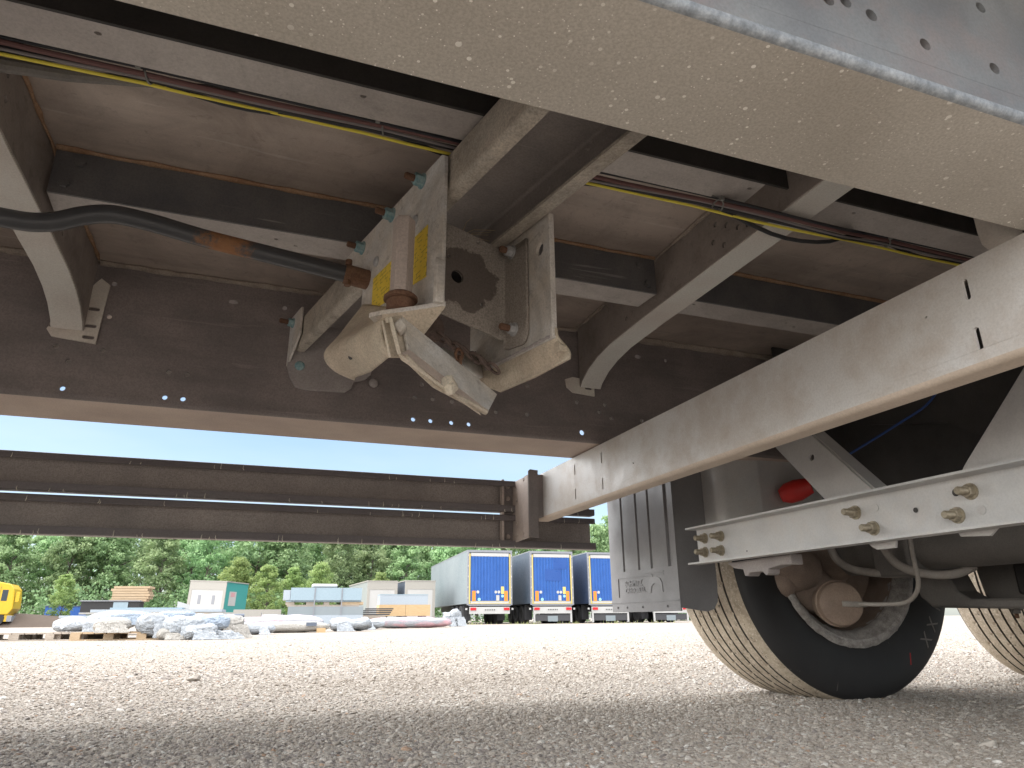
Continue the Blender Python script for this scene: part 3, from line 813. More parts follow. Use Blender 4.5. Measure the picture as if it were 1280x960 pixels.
# shoe, left half: sheet rolling out below side plate A
def loft(secs, sub=5):
    rows = []
    k = len(secs)
    fine = []
    for s_, pts in secs:
        P = smoothpath([(v, z, 0) for v, z in pts], 4)
        fine.append([W(s_, q.x, q.y) for q in P])
    for i in range(k-1):
        for j in range(sub):
            t = j/sub; rows.append([a.lerp(b, t) for a, b in zip(fine[i], fine[i+1])])
    rows.append(fine[-1]); return rows
mb = MB(); mb.grid(loft([
    (.950, [(.450, .775), (.425, .768), (.402, .760), (.389, .742), (.394, .718), (.409, .699)]),
    (1.08, [(.452, .838), (.432, .815), (.410, .790), (.389, .764), (.400, .736), (.427, .716)]),
    (1.17, [(.452, .880), (.431, .846), (.408, .812), (.385, .778), (.398, .752), (.432, .734)]),
    (1.205, [(.452, .894), (.430, .856), (.407, .816), (.383, .776), (.402, .752), (.443, .741)])]))
so = part('shoe', mb, 'winch_pale', WI, label='left shoe, pale with dried mud')
sd = so.modifiers.new('thick', 'SOLIDIFY'); sd.thickness = .006; sd.offset = -1
mb = MB()
part('bore_backing', MB().lathe([(.0127, .9885), (.0127, 1.02), (0, 1.02)], lambda a, p, q: W(a, q_(.5225, .870)[0]+p, q_(.5225, .870)[1]+q), 18), 'dark', WI)  # closed dark cup added behind the hole so no light shows through
ctr = W(1.10, .396, .742)
mb.lathe([(0, -.0012), (.0085, -.0012), (.0085, 0), (0, 0)], lambda a, p, q: ctr+DD*p+(NN*.5+Vector((0, 0, -.86)))*q*.62+(NN*-.86+Vector((0, 0, -.5)))*(.0035-a), 18)
part('drain_hole', mb, 'dark', WI)
# shoe, right half
mb = MB(); mb.grid(loft([
    (.842, [(.650, .762), (.651, .748), (.660, .738), (.671, .730), (.677, .722), (.675, .713)]),
    (.93, [(.650, .756), (.650, .738), (.654, .726), (.660, .718), (.665, .711), (.664, .703)]),
    (1.02, [(.650, .760), (.648, .738), (.646, .722), (.648, .713), (.651, .706), (.652, .698)]),
    (1.075, [(.650, .775), (.642, .758), (.634, .748), (.630, .741), (.628, .736), (.626, .731)])]))
so = part('shoe', mb, 'winch_pale', WI, label='right shoe below the pierced side plate')
sd = so.modifiers.new('thick', 'SOLIDIFY'); sd.thickness = .006; sd.offset = 1
mb = MB()
rows = [[W(1.06, .55, .775), W(1.09, .60, .78), W(1.10, .6465, .80)], [W(1.03, .56, .745), W(1.05, .61, .745), W(1.075, .6465, .760)], [W(.99, .575, .705), W(1.02, .61, .715), W(1.06, .640, .735)]]
mb.grid(rows); bp = part('inner_plate', mb, 'winch', WI); sd = bp.modifiers.new('thick', 'SOLIDIFY'); sd.thickness = .005
# arm: channel with an inner rod, slanting down to the right
def solid(quad, th):
    q = [Vector(a) for a in quad]; n = (q[1]-q[0]).cross(q[3]-q[0]).normalized()*th
    return MB().add(q+[a+n for a in q], [(3, 2, 1, 0), (4, 5, 6, 7), (0, 1, 5, 4), (1, 2, 6, 5), (2, 3, 7, 6), (3, 0, 4, 7)])
ARa, ARb, ARc, ARd = W(.90, .397, .744), W(.95, .604, .666), W(.930, .574, .626), W(.88, .404, .678)
arm = part('arm', solid([ARa, ARb, ARc, ARd], .0055), 'winch', WI, label='flat sided arm slanting down to the right', bevel=.001)
ALa, ALf, ALg = W(.875, .365, .723), W(.86, .376, .662), W(.910, .541, .614)
ALb = W(.925, .570, .640)
part('arm_side', solid([ALa, ALf, W(.868, .382, .662), W(.884, .3715, .723)], .006), 'winch_pale' , WI, bevel=.0008)
part('arm_side', solid([W(.863, .377, .666), W(.868, .385, .658), ALg+W(.004, .006, -.003), ALg], .007), 'winch_pale' , WI, bevel=.001)
part('arm_side', solid([ARd+Vector((0, 0, .004)), ARc, ALg+W(.0, .0, .004), W(.866, .384, .668)], .0035), 'rail_flange', WI)
part('arm_back', solid([p_+DD*.014 for p_ in (W(.872, .362, .722), W(.898, .408, .748), W(.880, .418, .678), W(.860, .372, .662))], .004), 'winch_pale', WI)
part('arm_end', solid([ALa, ARa, W(.90, .400, .738), W(.877, .367, .716)], .005), 'winch_pale', WI)
part('rod', MB().tube([W(.868, .392, .664), W(.895, .455, .640), W(.915, .560, .618)], .0052, 8), 'winch_pale', WI)
part('knuckle', MB().tube([W(.884, .468, .646), W(.892, .484, .636)], [.013, .012], 7), 'winch_pale', WI)
part('knuckle', MB().tube([W(.880, .472, .640), W(.884, .478, .626)], [.009, .007], 8), 'winch_pale', WI)
mb = MB(); c0 = W(.884, .389, .718); mb.lathe([(0, -.012), (.0125, -.012), (.0125, .004), (.011, .006), (0, .006)], lambda a, p, q: c0+Vector((0, 0, 1))*p+(NN*.8+DD*-.2)*q+(-DD*.85-NN*.5)*a, 4)
part('square_nut', mb, 'winch' , WI, bevel=.002)
# welds where the plates meet
def weld(p, q, r, seed):
    rw = random.Random(seed); p = Vector(p); q = Vector(q); n_ = max(5, int((q-p).length/.004))
    part('weld_bead', MB().tube([p.lerp(q, i/n_)+Vector((rw.uniform(-.0006, .0006), 0, rw.uniform(-.0006, .0006))) for i in range(n_+1)], [r*rw.uniform(.7, 1.25) for _ in range(n_+1)], 7), 'farplate', WI)
weld(W(.985, .459, .800), W(.985, .459, .990), .0035, 1)
weld(W(.872, .4500, .771), W(.995, .4500, .771), .0032, 2)
weld(W(.955, .4500, .789), W(1.215, .4500, .894), .0035, 3)
weld(W(.850, .6455, .748), W(1.06, .6455, .752), .0032, 4)
# chain in the gap
for k in range(8):
    t = k/7; c = W(1.02-.04*t, .510+.105*t, .785-.060*t)
    ax = (NN*.8+Vector((0, 0, -.6))).normalized(); sd_ = (DD if k % 2 else Vector((0, 0, 1)).cross(DD)*.5+Vector((0, 0, .7))).normalized()
    ring = [c+ax*.013*cos(2*pi*j/14)+sd_*.009*sin(2*pi*j/14) for j in range(15)]
    part('chain_link', MB().tube(ring, .0032, 6), 'chain', WI)
for k in range(5):
    c = W(1.0, .555, .745-.014*k)
    ax = Vector((0, 0, 1)); sd_ = (DD if k % 2 else NN)
    ring = [c+ax*.011*cos(2*pi*j/12)+sd_*.007*sin(2*pi*j/12) for j in range(13)]
    part('chain_link', MB().tube(ring, .0028, 6), 'rust', WI)
mb = MB(); cc = W(1.03, .50, .79); mb.lathe([(0, -.02), (.03, -.02), (.03, .02), (0, .02)], lambda a, p, q: cc+DD*a+NN*p+Vector((0, 0, q)), 20)
part('chain_drum', mb, 'chain', WI)

# ------------------------------------------------------------------ side guard crossbar (long pale channel)
mb = MB()
sec = sheet([(.992, .6355), (.9485, .6355), (.9485, .66)], .005, .010, 6)
mb.prism(sec, FY, .02, 2.332)
GB = part('guard_crossbar', mb, ['beamlow'], T, label='long pale crossbar with paired slots, running under both rails')
GB.data.materials.append(M['beam'])
for p in GB.data.polygons:
    if p.center.x < .957 and p.center.z > .641: p.material_index = 1
hs = []
for y in (.629, 1.804, 1.992, .35): hs += [slot(y, .755, .0085, .034), slot(y, .676, .0085, .036)]
hs.append(circle(1.62, .70, .003, 8)); hs.append(circle(.70, .74, .002, 6))
mb = MB(); mb.plate([(.02, .6602), (2.332, .6602), (2.332, .796), (.02, .796)], hs, lambda t, p, q: Vector((t, p, q)), .946, .951)
part('crossbar_web', mb, 'beam', GB)
part('top_flange', MB().box(.9512, .990, .02, 2.332, .7905, .7958), 'beam', GB)
# end bracket carrying the side guards
BR = part('end_bracket', MB().plate([(2.262, .785), (2.418, .785), (2.425, .563), (2.262, .568)], [circle(2.30, .775, .006, 10), circle(2.385, .765, .005, 10), circle(2.375, .715, .010, 10), circle(2.38, .63, .005, 10), circle(2.38, .585, .005, 10), circle(2.31, .585, .006, 10)], lambda t, p, q: Vector((t, p, q)), .888, .893), 'bracket', T, label='end bracket joining crossbar and side guards')
part('front_flange', MB().plate([(.8885, .570), (.8885, .800), (.895, .806), (.925, .804), (.925, .566)], [], FY, 2.256, 2.2615), 'bracket_shaded', BR, bevel=.001)
part('back_flange', MB().plate([(.845, .560), (.845, .785), (.888, .785), (.888, .560)], [], FY, 2.4185, 2.423), 'bracket_shaded', BR)
part('edge_strip', MB().box(.838, .846, 2.395, 2.4235, .558, .792), 'bracket', BR, bevel=.001)
for zz in (.725, .655, .585, .60+.17):
    bolt((.868, 2.4183, zz), (0, -1, 0), BR, mats=('bracket',), kind='dome', r=.009)
part('bracket_arm', MB().box(.8935, .9458, 2.2618, 2.31, .64, .79), 'bracket_shaded', BR)
# side guards: lipped C profiles
for k, (z0, z1) in enumerate(((.672, .788), (.545, .662))):
    sec = sheet([(2.392, z0+.024), (2.392, z0+.002), (2.438, z0+.002), (2.438, z1-.002), (2.392, z1-.002), (2.392, z1-.022)], .0035, .004, 3)
    o = part('side_guard', MB().prism(sec, FX, -5.2, 1.212), ['guard', 'guardlip'], T, label='upper side guard rail' if k == 0 else 'lower side guard rail')
    for p in o.data.polygons:
        if p.center.y < 2.397 or (p.center.z > z1-.01): p.material_index = 1
    mb = MB(); rd = random.Random(20+k)
    for j in range(46):
        x = rd.uniform(-1.0, 1.15); zz = z0 if rd.random() < .6 else z1-.02; h = rd.uniform(.006, .020)
        mb.tube([(x, 2.3895, zz+h*.9), (x+rd.uniform(-.002, .002), 2.3885, zz+h*.3), (x+rd.uniform(-.003, .003), 2.389, zz-rd.uniform(0, .004))], [.0006, .0011, .0013], 5)
    part('dried_drips', mb, 'drip', o, kind='stuff')

# ------------------------------------------------------------------ second crossbar with through bolts (open towards us)
B2 = part('bolted_crossbar', MB().prism(sheet([(1.256, .5605), (1.300, .5605), (1.300, .4555), (1.256, .4555)], .005, .006, 4), FY, .3, 1.862), 'galv', T, label='light galvanised channel with protruding bolts')
# cut the web end shorter than the flanges: pointed flange tips
for yy, zz in ((1.822, .530), (1.742, .528), (1.826, .489), (1.746, .487), (1.233, .527), (1.190, .486), (.985, .487), (.948, .528)):
    bolt((1.2975, yy, zz), (-1, 0, 0), B2, mats=('bronzenut', 'bronzenut'), r=.0130, h=.013, shank=.022, rs=.0082)
for yy, zz, r in ((1.212, .489, .007), (.978, .531, .0075), (1.075, .510, .0055), (1.63, .475, .002)):
    mb = MB(); mb.lathe([(0, 0), (r, 0), (r, -.0008), (0, -.0008)], lambda a, p, q, yy=yy, zz=zz: Vector((1.2965+a, yy+p, zz+q)), 16)
    part('bolt_hole', mb, 'dark', B2)
for yy, zz in ((1.176, .529), (.934, .490)):
    mb = MB(); mb.lathe([(0, 0), (.009, 0), (.009, -.0008), (0, -.0008)], lambda a, p, q, yy=yy, zz=zz: Vector((1.2965+a, yy+p, zz+q)), 16)
    part('plug', mb, 'brace', B2)
FXX = lambda t, p, q: Vector((t, p, q))
part('brace', MB().plate([(1.62, .90), (1.49, .90), (1.13, .515), (1.15, .440), (1.20, .440), (1.215, .45), (1.29, .53)], [circle(1.35, .683, .008)], FXX, 1.306, 1.3125), 'brace', T, bevel=.001)
part('brace', MB().plate([(.535, .995), (.956, .581), (1.02, .50), (.995, .447), (.935, .442), (.86, .50), (.45, .75), (.30, .995)], [circle(.79, .675, .010)], FXX, 1.306, 1.3125), 'brace', T, bevel=.001)
part('brace_flange', MB().plate([(1.50, .90), (1.485, .90), (1.125, .515), (1.14, .515)], [], FXX, 1.3127, 1.36), 'brace', T)

# hanger sheets and running gear behind
def wall_path(name, path, z0, z1, mat, t=.006, r=.04, label=None):
    return part(name, MB().prism(sheet(path, t, r, 8), FZ, z0, z1), mat, T, label=label)
wall_path('hanger_plate', [(1.425, 1.985), (1.425, 1.90), (1.56, 1.86), (1.80, 1.84)], .585, 1.1, 'galv', label='pale bent hanger plate beside the mudguard')
mb = MB(); mb.prism(sheet([(1.80, 1.10), (1.80, .60), (1.86, .56)], .008, .03), FY, 1.2, 1.84)
part('hanger_plate', mb, 'dark', T)
part('hanger_plate', MB().plate([(1.55, .80), (2.9, .80), (2.9, 1.15), (1.55, 1.15)], [], FY, 1.70, 1.708), 'dark', T)
part('hanger_plate', MB().plate([(.2, .7), (1.15, .70), (1.30, .80), (1.55, .86), (1.55, 1.15), (.2, 1.15)], [], FXX, 1.75, 1.757), 'dark', T)
part('suspension_beam', MB().box(1.86, 1.98, .1, 1.84, .59, .66), 'axle', T, bevel=.006)
mb = MB(); mb.lathe([(0, .60), (.075, .60), (.095, .64), (.13, .68), (.135, .74), (.12, .78), (.13, .83), (.12, .90), (.11, .95), (0, .95)], lambda a, p, q: Vector((2.3+p, 1.42+q, a)), 32)
part('air_spring', mb, 'dark', T)
mb = MB(); mb.lathe([(0, .62), (.05, .62), (.10, .80), (.11, 1.0), (0, 1.0)], lambda a, p, q: Vector((2.02+p, 1.38+q, a)), 28)
part('air_spring', mb, 'dark', T)
part('shock_absorber', MB().tube([(1.9, 1.18, 1.0), (1.98, 1.16, .55)], .032, 16), 'axle', T)
part('spring_seat', MB().box(1.92, 2.14, 1.15, 1.32, .70, .73), 'brace', T, bevel=.004)
# axle beam
mb = MB(); mb.tube([(2.03, -.03, .513), (2.03, 2.30, .513)], .076, 28)
AX = part('axle_beam', mb, 'axle', T)
part('clamp_plate', MB().box(1.93, 2.13, 1.66, 1.80, .42, .60), 'axle', AX, bevel=.01)
for pts in ([(1.86, 1.91, .60), (1.87, 1.90, .50), (1.90, 1.87, .455), (1.93, 1.80, .435), (1.98, 1.73, .43), (2.03, 1.70, .45)],
            [(1.88, 1.72, .60), (1.89, 1.70, .49), (1.91, 1.66, .44), (1.95, 1.60, .418), (2.0, 1.56, .42), (2.05, 1.54, .44)]):
    part('u_bolt', MB().tube(smoothpath(pts), .013, 12), 'hose', AX)
# trailing arm and its cradle
mb = MB(); mb.plate([(1.86, .47), (1.84, .36), (1.80, .325), (1.35, .312), (1.35, .345), (1.66, .350), (1.70, .375), (1.735, .47)], [], FXX, 2.16, 2.26)
part('trailing_arm', mb, 'axle', T, bevel=.008)
part('trailing_arm', MB().box(2.30, 3.0, 1.45, 1.60, .36, .46), 'dark', T, bevel=.01)
part('trailing_arm', MB().plate([(1.0, .32), (1.72, .345), (1.74, .47), (1.0, .47)], [], FXX, 2.32, 2.34), 'axle', T)
for k, (xx, yy) in enumerate(((2.3, 1.62), (2.3, 1.50))):
    bolt((xx, yy, .318), (0, 0, -1), T, mats=('axle', 'rust'), r=.013, h=.012, shank=.014)
# caliper and brake chamber
mb = MB()
rgc = random.Random(4)
for k, (c, d) in enumerate((((1.80, 2.02, .46), (.10, .08, .075)), ((1.88, 2.05, .40), (.10, .07, .08)), ((1.74, 2.03, .42), (.05, .06, .06)))):
    cx, cy, cz = c
    rows = []
    for i in range(9):
        th = pi*i/8
        rows.append([(cx+d[0]*sin(th)*cos(2*pi*j/14)*(1+.15*rgc.random()), cy+d[1]*sin(th)*sin(2*pi*j/14), cz+d[2]*cos(th)*(1+.1*rgc.random())) for j in range(15)])
    mb.grid(rows)
BC = part('brake_caliper', mb, 'brown', T, smooth=60)
bdir = Vector((-.44, -.89, -.04)).normalized(); bu = bdir.cross(Vector((0, 0, 1))).normalized(); bv = bu.cross(bdir)
bc = Vector((1.775, 1.80, .338))
mb = MB(); mb.lathe([(0, .0), (.03, .001), (.072, -.001), (.082, -.006), (.086, -.016), (.086, -.035), (.091, -.038), (.091, -.048), (.084, -.052), (.080, -.12), (.06, -.16), (0, -.17)],
                    lambda a, p, q: bc+bdir*a*.8+(bu*p+bv*q)*.80, 40)
part('brake_chamber', mb, 'chamber', T, label='round rusty brake chamber in front of the wheel')
part('fitting', MB().tube([bc+bu*-.0+bdir*.0, bc+Vector((.04, -.03, -.003)), bc+Vector((.06, -.035, -.003))], .009, 10), 'hose', T)
hp = [(1.795, 1.755, .336), (1.84, 1.70, .334), (1.86, 1.64, .338), (1.84, 1.58, .36), (1.82, 1.545, .40), (1.80, 1.53, .46), (1.80, 1.525, .56), (1.82, 1.52, .68), (1.84, 1.51, .80), (1.88, 1.50, .92)]
part('air_hose', MB().tube(smoothpath(hp, 8), .0065, 12), 'hose', T, label='grey air hose looping down to the brake chamber')
part('air_line', MB().tube(smoothpath([(1.66, 1.68, .735), (1.68, 1.58, .77), (1.71, 1.42, .825), (1.74, 1.33, .87), (1.74, 1.25, .95)]), .0035, 8), 'blue', T, label='thin blue air line')
# red coupling cap
mb = MB(); rd_ = Vector((.60, -.70, .25)).normalized(); ru = rd_.cross(Vector((0, 0, 1))).normalized(); rv = ru.cross(rd_); rc = Vector((1.64, 1.80, .688))
mb.lathe([(0, -.05), (.024, -.05), (.040, -.02), (.042, .02), (.036, .05), (.030, .075), (0, .078)], lambda a, p, q: rc+rd_*a*.8+(ru*p+rv*q)*.85, 24)
part('coupling_cap', mb, 'red', T, label='bright red plastic cap')
part('coupling', MB().tube([rc+rd_*.078, rc+rd_*.13], .02, 12), 'axle', T)
part('lamp_bracket', MB().prism([(1.50, .430), (1.50, .458), (1.77, .4535), (1.74, .436), (1.70, .430), (1.695, .412), (1.68, .410), (1.67, .420), (1.62, .420), (1.605, .408), (1.595, .411), (1.59, .425), (1.54, .432)], FXX, 1.33, 1.37), 'farplate', T, bevel=.003)
# vertical stub pipe hanging beside the near rail
mb = MB(); mb.lathe([(0, .915), (.024, .915), (.030, .925), (.032, .95), (.032, 1.16)], lambda a, p, q: Vector((1.175+p, .70+q, a)), 24)
part('stub_pipe', mb, 'foot', T)
mb = MB(); mb.lathe([(0, 0), (.03, 0), (.03, .25), (0, .25)], lambda a, p, q: Vector((1.2+a, .66+p, 1.02+q)), 24)
part('stub_pipe', mb, 'beam', T)

# ------------------------------------------------------------------ wheels
def rubber(name, dusty):
    n = N(name)
    a = n.noise(30, 6, .7)
    if dusty:
        col = n.mix(n.ramp(a, [(.3, 0.), (.65, 1.)]), (.34, .28, .21), (.56, .475, .37))
        p = n.noise(120, 5, .7)
        col = n.mix(n.ramp(p, [(.56, 0.), (.62, 1.)]), col, (.66, .58, .48))
        p2 = n.noise(60, 5, .7, n.co((1, 1, 1), (5, 5, 5)))
        col = n.mix(n.ramp(p2, [(.60, 0.), (.68, 1.)]), col, (.06, .055, .05))
        n.bump(n.noise(150, 6, .75), .6, .002)
        return n.set(col, .95)
    col = n.mix(n.noise(9, 6, .6), (.018, .018, .020), (.032, .031, .031))
    sc_ = n.noise(16, 4, .6, n.co((1, 1, .2), (2, 4, 1)), 2.0)
    col = n.mix(n.math('MULTIPLY', n.ramp(sc_, [(.69, 0.), (.72, 1.)]), .6), col, (.22, .20, .18))
    n.bump(n.noise(120, 5, .7), .2, .001)
    return n.set(col, .55)
M['sidewall'] = rubber('black sidewall', False); M['tread'] = rubber('dusty tread', True)
M['groove'] = plain('tread groove', (.09, .078, .068), .9)
def tyre_mesh():
    """axis Y, inner sidewall at y=0, width .385, centre at origin"""
    seg = 420; wdt = .385
    prof = [(.300, .030), (.306, .012), (.330, .004), (.36, -.004), (.40, -.010), (.44, -.010), (.470, -.004), (.484, .006), (.491, .016), (.496, .030)]
    cols = list(prof); kinds = [0]*len(prof)
    ribs = 7; gw = .0075
    us = np.linspace(.034, wdt-.034, 96)
    gpos = [.034+(wdt-.068)*(k+1)/ribs*1.0 for k in range(ribs-1)]
    mid = []
    for u in us:
        g_ = min(abs(u-p) for p in gpos)
        mid.append((u, g_))
    vs = []; 
    left = [(r, a) for r, a in prof]
    right = [(r, wdt-a) for r, a in reversed(prof)]
    full = left+[(None, u) for u in us]+right
    mi_row = []
    rng = random.Random(9)
    sip = [[rng.random() < .5 for _ in range(seg//10)] for _ in gpos]
    for (r, a) in full:
        for k in range(seg):
            th = 2*pi*k/seg
            if r is None:
                crown = .504-.010*((a-wdt/2)/(wdt/2))**2
                rr_ = crown
                for gi_, p in enumerate(gpos):
                    zig = 0.0; deep = ((k+gi_*5) % 16) < 11
                    if abs(a-p-zig) < gw/2: rr_ = crown-(.012 if deep else .0070)
                    # diagonal sipes biting into the rib edge
                    ph = (k+gi_*7) % 14
                    if 0 < (a-p) < .016 and ph < 1: rr_ = crown-.004
                if a > .034 and a < .060 and (k % 7) == 0: rr_ -= 0.0
            else: rr_ = r
            vs.append((rr_*cos(th), a, rr_*sin(th)))
    n = len(full); fs = []; mi = []
    for i in range(n-1):
        for k in range(seg):
            fs.append((i*seg+k, i*seg+(k+1) % seg, (i+1)*seg+(k+1) % seg, (i+1)*seg+k))
            if i < 8 or i > n-10: mi.append(0)
            else:
                rads = [math.hypot(vs[j][0], vs[j][2]) for j in fs[-1]]
                crown = .504-.010*((full[i][1]-wdt/2)/(wdt/2))**2
                mi.append(2 if (full[i][0] is None and min(rads) < crown-.0065) else 1)
    me = bpy.data.meshes.new('tyre'); me.from_pydata(vs, [], fs); me.polygons.foreach_set('material_index', mi)
    me.polygons.foreach_set('use_smooth', [True]*len(fs)); me.update(); me.set_sharp_from_angle(angle=radians(30))
    for k in ('sidewall', 'tread', 'groove'): me.materials.append(M[k])
    return me
TM = tyre_mesh()
def lathe_mesh(prof, mats, seg=64, name='rim', jitter=0):
    mb = MB(); mb.lathe(prof, lambda a, p, q: Vector((p, a, q)), seg)
    if jitter:
        rj = random.Random(3)
        mb.v = [(x*(1+rj.uniform(-jitter, jitter)), y+rj.uniform(-jitter, jitter)*.3, z*(1+rj.uniform(-jitter, jitter))) for x, y, z in mb.v]
    me = mb.mesh(name, 40)
    for k in mats: me.materials.append(M[k])
    return me
RM = lathe_mesh([(.312, .010), (.303, -.002), (.293, .000), (.289, .012), (.272, .024), (.262, .05), (.268, .13), (.262, .20), (.23, .25)], ['rim'], 110, jitter=.004)
RB = lathe_mesh([(.2625, .045), (.2635, .20), (.22, .26), (.10, .27), (0, .27)], ['brown'], 64, 'rim_barrel')
HB = lathe_mesh([(.075, -.02), (.09, .05), (.12, .10), (.215, .105), (.215, .15), (.12, .155), (.12, .24)], ['brown'], 64, 'brake_disc')
DP = lathe_mesh([(.3215, .0035), (.312, -.0035), (.3045, -.005), (.300, .0)], ['rim'], 150, 'bead_dirt', jitter=.006)
XT = bpy.data.curves.new('sidewall_letters', 'FONT'); XT.body = 'XX'; XT.size = .055; XT.extrude = .0015; XT.align_x = 'CENTER'
def add_wheel(x, y, mirror=False):
    W0 = Matrix.Translation((x, y, .515)) @ (Matrix.Rotation(pi, 4, 'Z') if mirror else Matrix.Identity(4))
    w = bpy.data.objects.new('wheel', None); COL.objects.link(w); w.parent = T; w.empty_display_size = .2
    w.matrix_basis = WM[T.name].inverted() @ W0; WM[w.name] = W0
    for nm, me in (('tyre', TM), ('rim', RM), ('rim_barrel', RB), ('brake_disc', HB), ('bead_dirt', DP)):
        part(nm, me, [], w, world=W0)
    return w
w1 = add_wheel(2.026, 2.0)
for x in (3.45, 4.87): add_wheel(x, 2.0)
for x in (2.026, 3.45, 4.87): add_wheel(x, .34, True)
part('chalk_mark', MB().box(-.0022, .0022, -.0105, -.0098, -.020, .020), plain('red crayon', (.35, .03, .03), .8), w1, world=Matrix.Translation((2.235, 2.0, .155)) @ Matrix.Rotation(.15, 4, 'Y'))
for k, (ang, ch) in enumerate(((-.62, 'X'), (-.78, 'X'), (-.46, 'I'))):
    cu = bpy.data.curves.new('letter', 'FONT'); cu.body = ch; cu.size = .062; cu.extrude = .0012; cu.align_x = 'CENTER'; cu.align_y = 'CENTER'
    ob = bpy.data.objects.new('letter', cu); me = bpy.data.meshes.new_from_object(ob); bpy.data.objects.remove(ob)
    me.materials.append(M['axle'])
    Mx = Matrix.Translation((2.026+.425*cos(ang), 1.9898, .515+.425*sin(ang))) @ Matrix.Rotation(-(ang+pi/2), 4, 'Y') @ Matrix.Rotation(pi/2, 4, 'X')
    part('raised_letter', me, [], w1, world=Mx)

# ------------------------------------------------------------------ mudguard flap in front of the first wheel
path = []
for y0, y1, dx in ((2.445, 2.345, 0), (2.33, 2.235, .0), (2.22, 2.15, .0), (2.135, 2.04, 0)):
    path += [(1.300, y0), (1.300, y1), (1.308, y1-.001), (1.308, y1-.010)]
path = [p for p in path]+[(1.300, 2.015), (1.3, 1.985)]
full = [(x, y) for x, y in path]
FLP = part('mudguard', MB().prism(sheet(full, .005)+[], FZ, .462, .95), 'flap', T, smooth=20, label='grey plastic mudguard flap, ribbed and embossed')
mb = MB(); mb.prism([(1.2975, 2.445), (1.2975, 1.985), (1.3025, 1.985), (1.3025, 2.445)], FZ, .320, .4618)
part('lower_panel', mb, 'flap', FLP)
# rounded inner side running back to the tyre
side = sheet([(1.3, 1.992), (1.315, 1.985), (1.36, 1.982), (1.44, 1.990)], .005, .015, 5)
mb = MB()
poly = [(1.3035, .95), (1.3035, .330), (1.40, .318), (1.425, .325), (1.442, .350), (1.446, .40), (1.446, .95)]
mb.plate(poly, [], lambda t, p, q: Vector((p, t, q)), 1.986, 1.991)
part('side_panel', mb, 'flap', FLP, bevel=.001)
mb = MB(); mb.prism([(1.3035, 2.0), (1.3035, 2.38), (1.46, 2.38), (1.46, 2.0)], FZ, .9, .905); part('top_panel', mb, 'flap', FLP)
part('hem', MB().box(1.2955, 1.2974, 1.99, 2.445, .352, .356), 'flap', FLP)
for yy in (2.40, 2.33, 2.22, 2.06):
    mb = MB(); mb.lathe([(0, 0), (.004, 0), (.004, -.001), (0, -.001)], lambda a, p, q, yy=yy: Vector((1.2965+a, yy+p, .336+q)), 10)
    part('rivet', mb, 'dark', FLP)
for z0, z1, yy in ((.372, .438, 2.385),):
    part('embossed_frame', MB().box(1.2952, 1.2974, yy-.001, yy+.001, z0, z1), 'dark', FLP)
part('embossed_frame', MB().box(1.2955, 1.2974, 2.07, 2.385, .4385, .440), 'flap', FLP)
part('embossed_frame', MB().box(1.2950, 1.2974, 2.07, 2.20, .4475, .450), 'flap', FLP)
def text_obj(body, size, world, mat, parent, name='embossed_text', extrude=.001, sx=1.0, bold=0.0):
    cu = bpy.data.curves.new(name, 'FONT'); cu.body = body; cu.size = size; cu.extrude = extrude; cu.align_x = 'LEFT'; cu.offset = bold
    ob = bpy.data.objects.new(name, cu); me = bpy.data.meshes.new_from_object(ob); bpy.data.objects.remove(ob)
    me.materials.append(M[mat] if isinstance(mat, str) else mat)
    return part(name, me, [], parent, world=world @ Matrix.Diagonal((sx, 1, 1, 1)))
TXT = Matrix(((0, 0, -1, 1.2966), (-1, 0, 0, 0), (0, 1, 0, 0), (0, 0, 0, 1)))
M['emboss'] = steel('embossed plastic', (.135, .132, .135), (.165, .160, .162), 5, .45, 0, .15, .15)
text_obj('SCHMITZ', .028, Matrix.Translation((0, 2.335, .409)) @ TXT, 'emboss', FLP, sx=1.05, bold=.0006, extrude=.0014)
text_obj('CARGOBULL', .0235, Matrix.Translation((0, 2.335, .386)) @ TXT, 'emboss', FLP, sx=1.05, bold=.0006, extrude=.0014)
bull = [(2.20, .410), (2.195, .43), (2.188, .452), (2.17, .462), (2.165, .472), (2.158, .462), (2.13, .460), (2.105, .455), (2.092, .44), (2.088, .410), (2.096, .410), (2.102, .43), (2.12, .438), (2.15, .44), (2.17, .432), (2.18, .41)]
part('embossed_emblem', MB().plate([(2.168+(y-2.168)*.85-.02, z-.028) for y, z in bull], [], FXX, 1.2952, 1.2974), 'emboss', FLP)

# ================================================================== THE YARD BEHIND
TONE = .70
M['blue_door'] = steel('blue door steel', (.03, .12, .42), (.042, .15, .50), 1.5, .35, 0, .1, .05)
M['blue_dark'] = steel('retouched blue paint', (.022, .09, .36), (.03, .11, .40), 1.5, .35, 0, .1, .05)
M['yel_tape'] = plain('yellow marker frame', (.75, .60, .20), .5)
M['white_pan'] = steel('off white paint', (.55, .55, .53), (.63, .62, .61), 1.0, .5, 0, .1, .05)
M['grey_frame'] = plain('grey body frame', (.30, .31, .34), .5)
M['side_pale'] = steel('pale grey curtain', (.25, .30, .325), (.33, .37, .39), .35, .5, 0, .05, .05)
M['side_navy'] = steel('navy curtain', (.045, .075, .16), (.10, .13, .21), .3, .4, 0, .05, .05)
M['side_grey'] = steel('grey blue curtain', (.10, .14, .20), (.19, .21, .26), .3, .4, 0, .05, .05)
M['orange'] = plain('orange marker', (.90, .30, .03), .5)
M['cyan'] = plain('pale cyan sticker', (.35, .70, .80), .5)
M['tail'] = plain('red tail lamp', (.70, .02, .03), .3)
M['plateink'] = plain('black print', (.03, .03, .03), .5)
M['tyre_far'] = plain('far tyre', (.04, .04, .042), .8)
M['flapdark'] = plain('dark spray flap', (.07, .07, .075), .7)

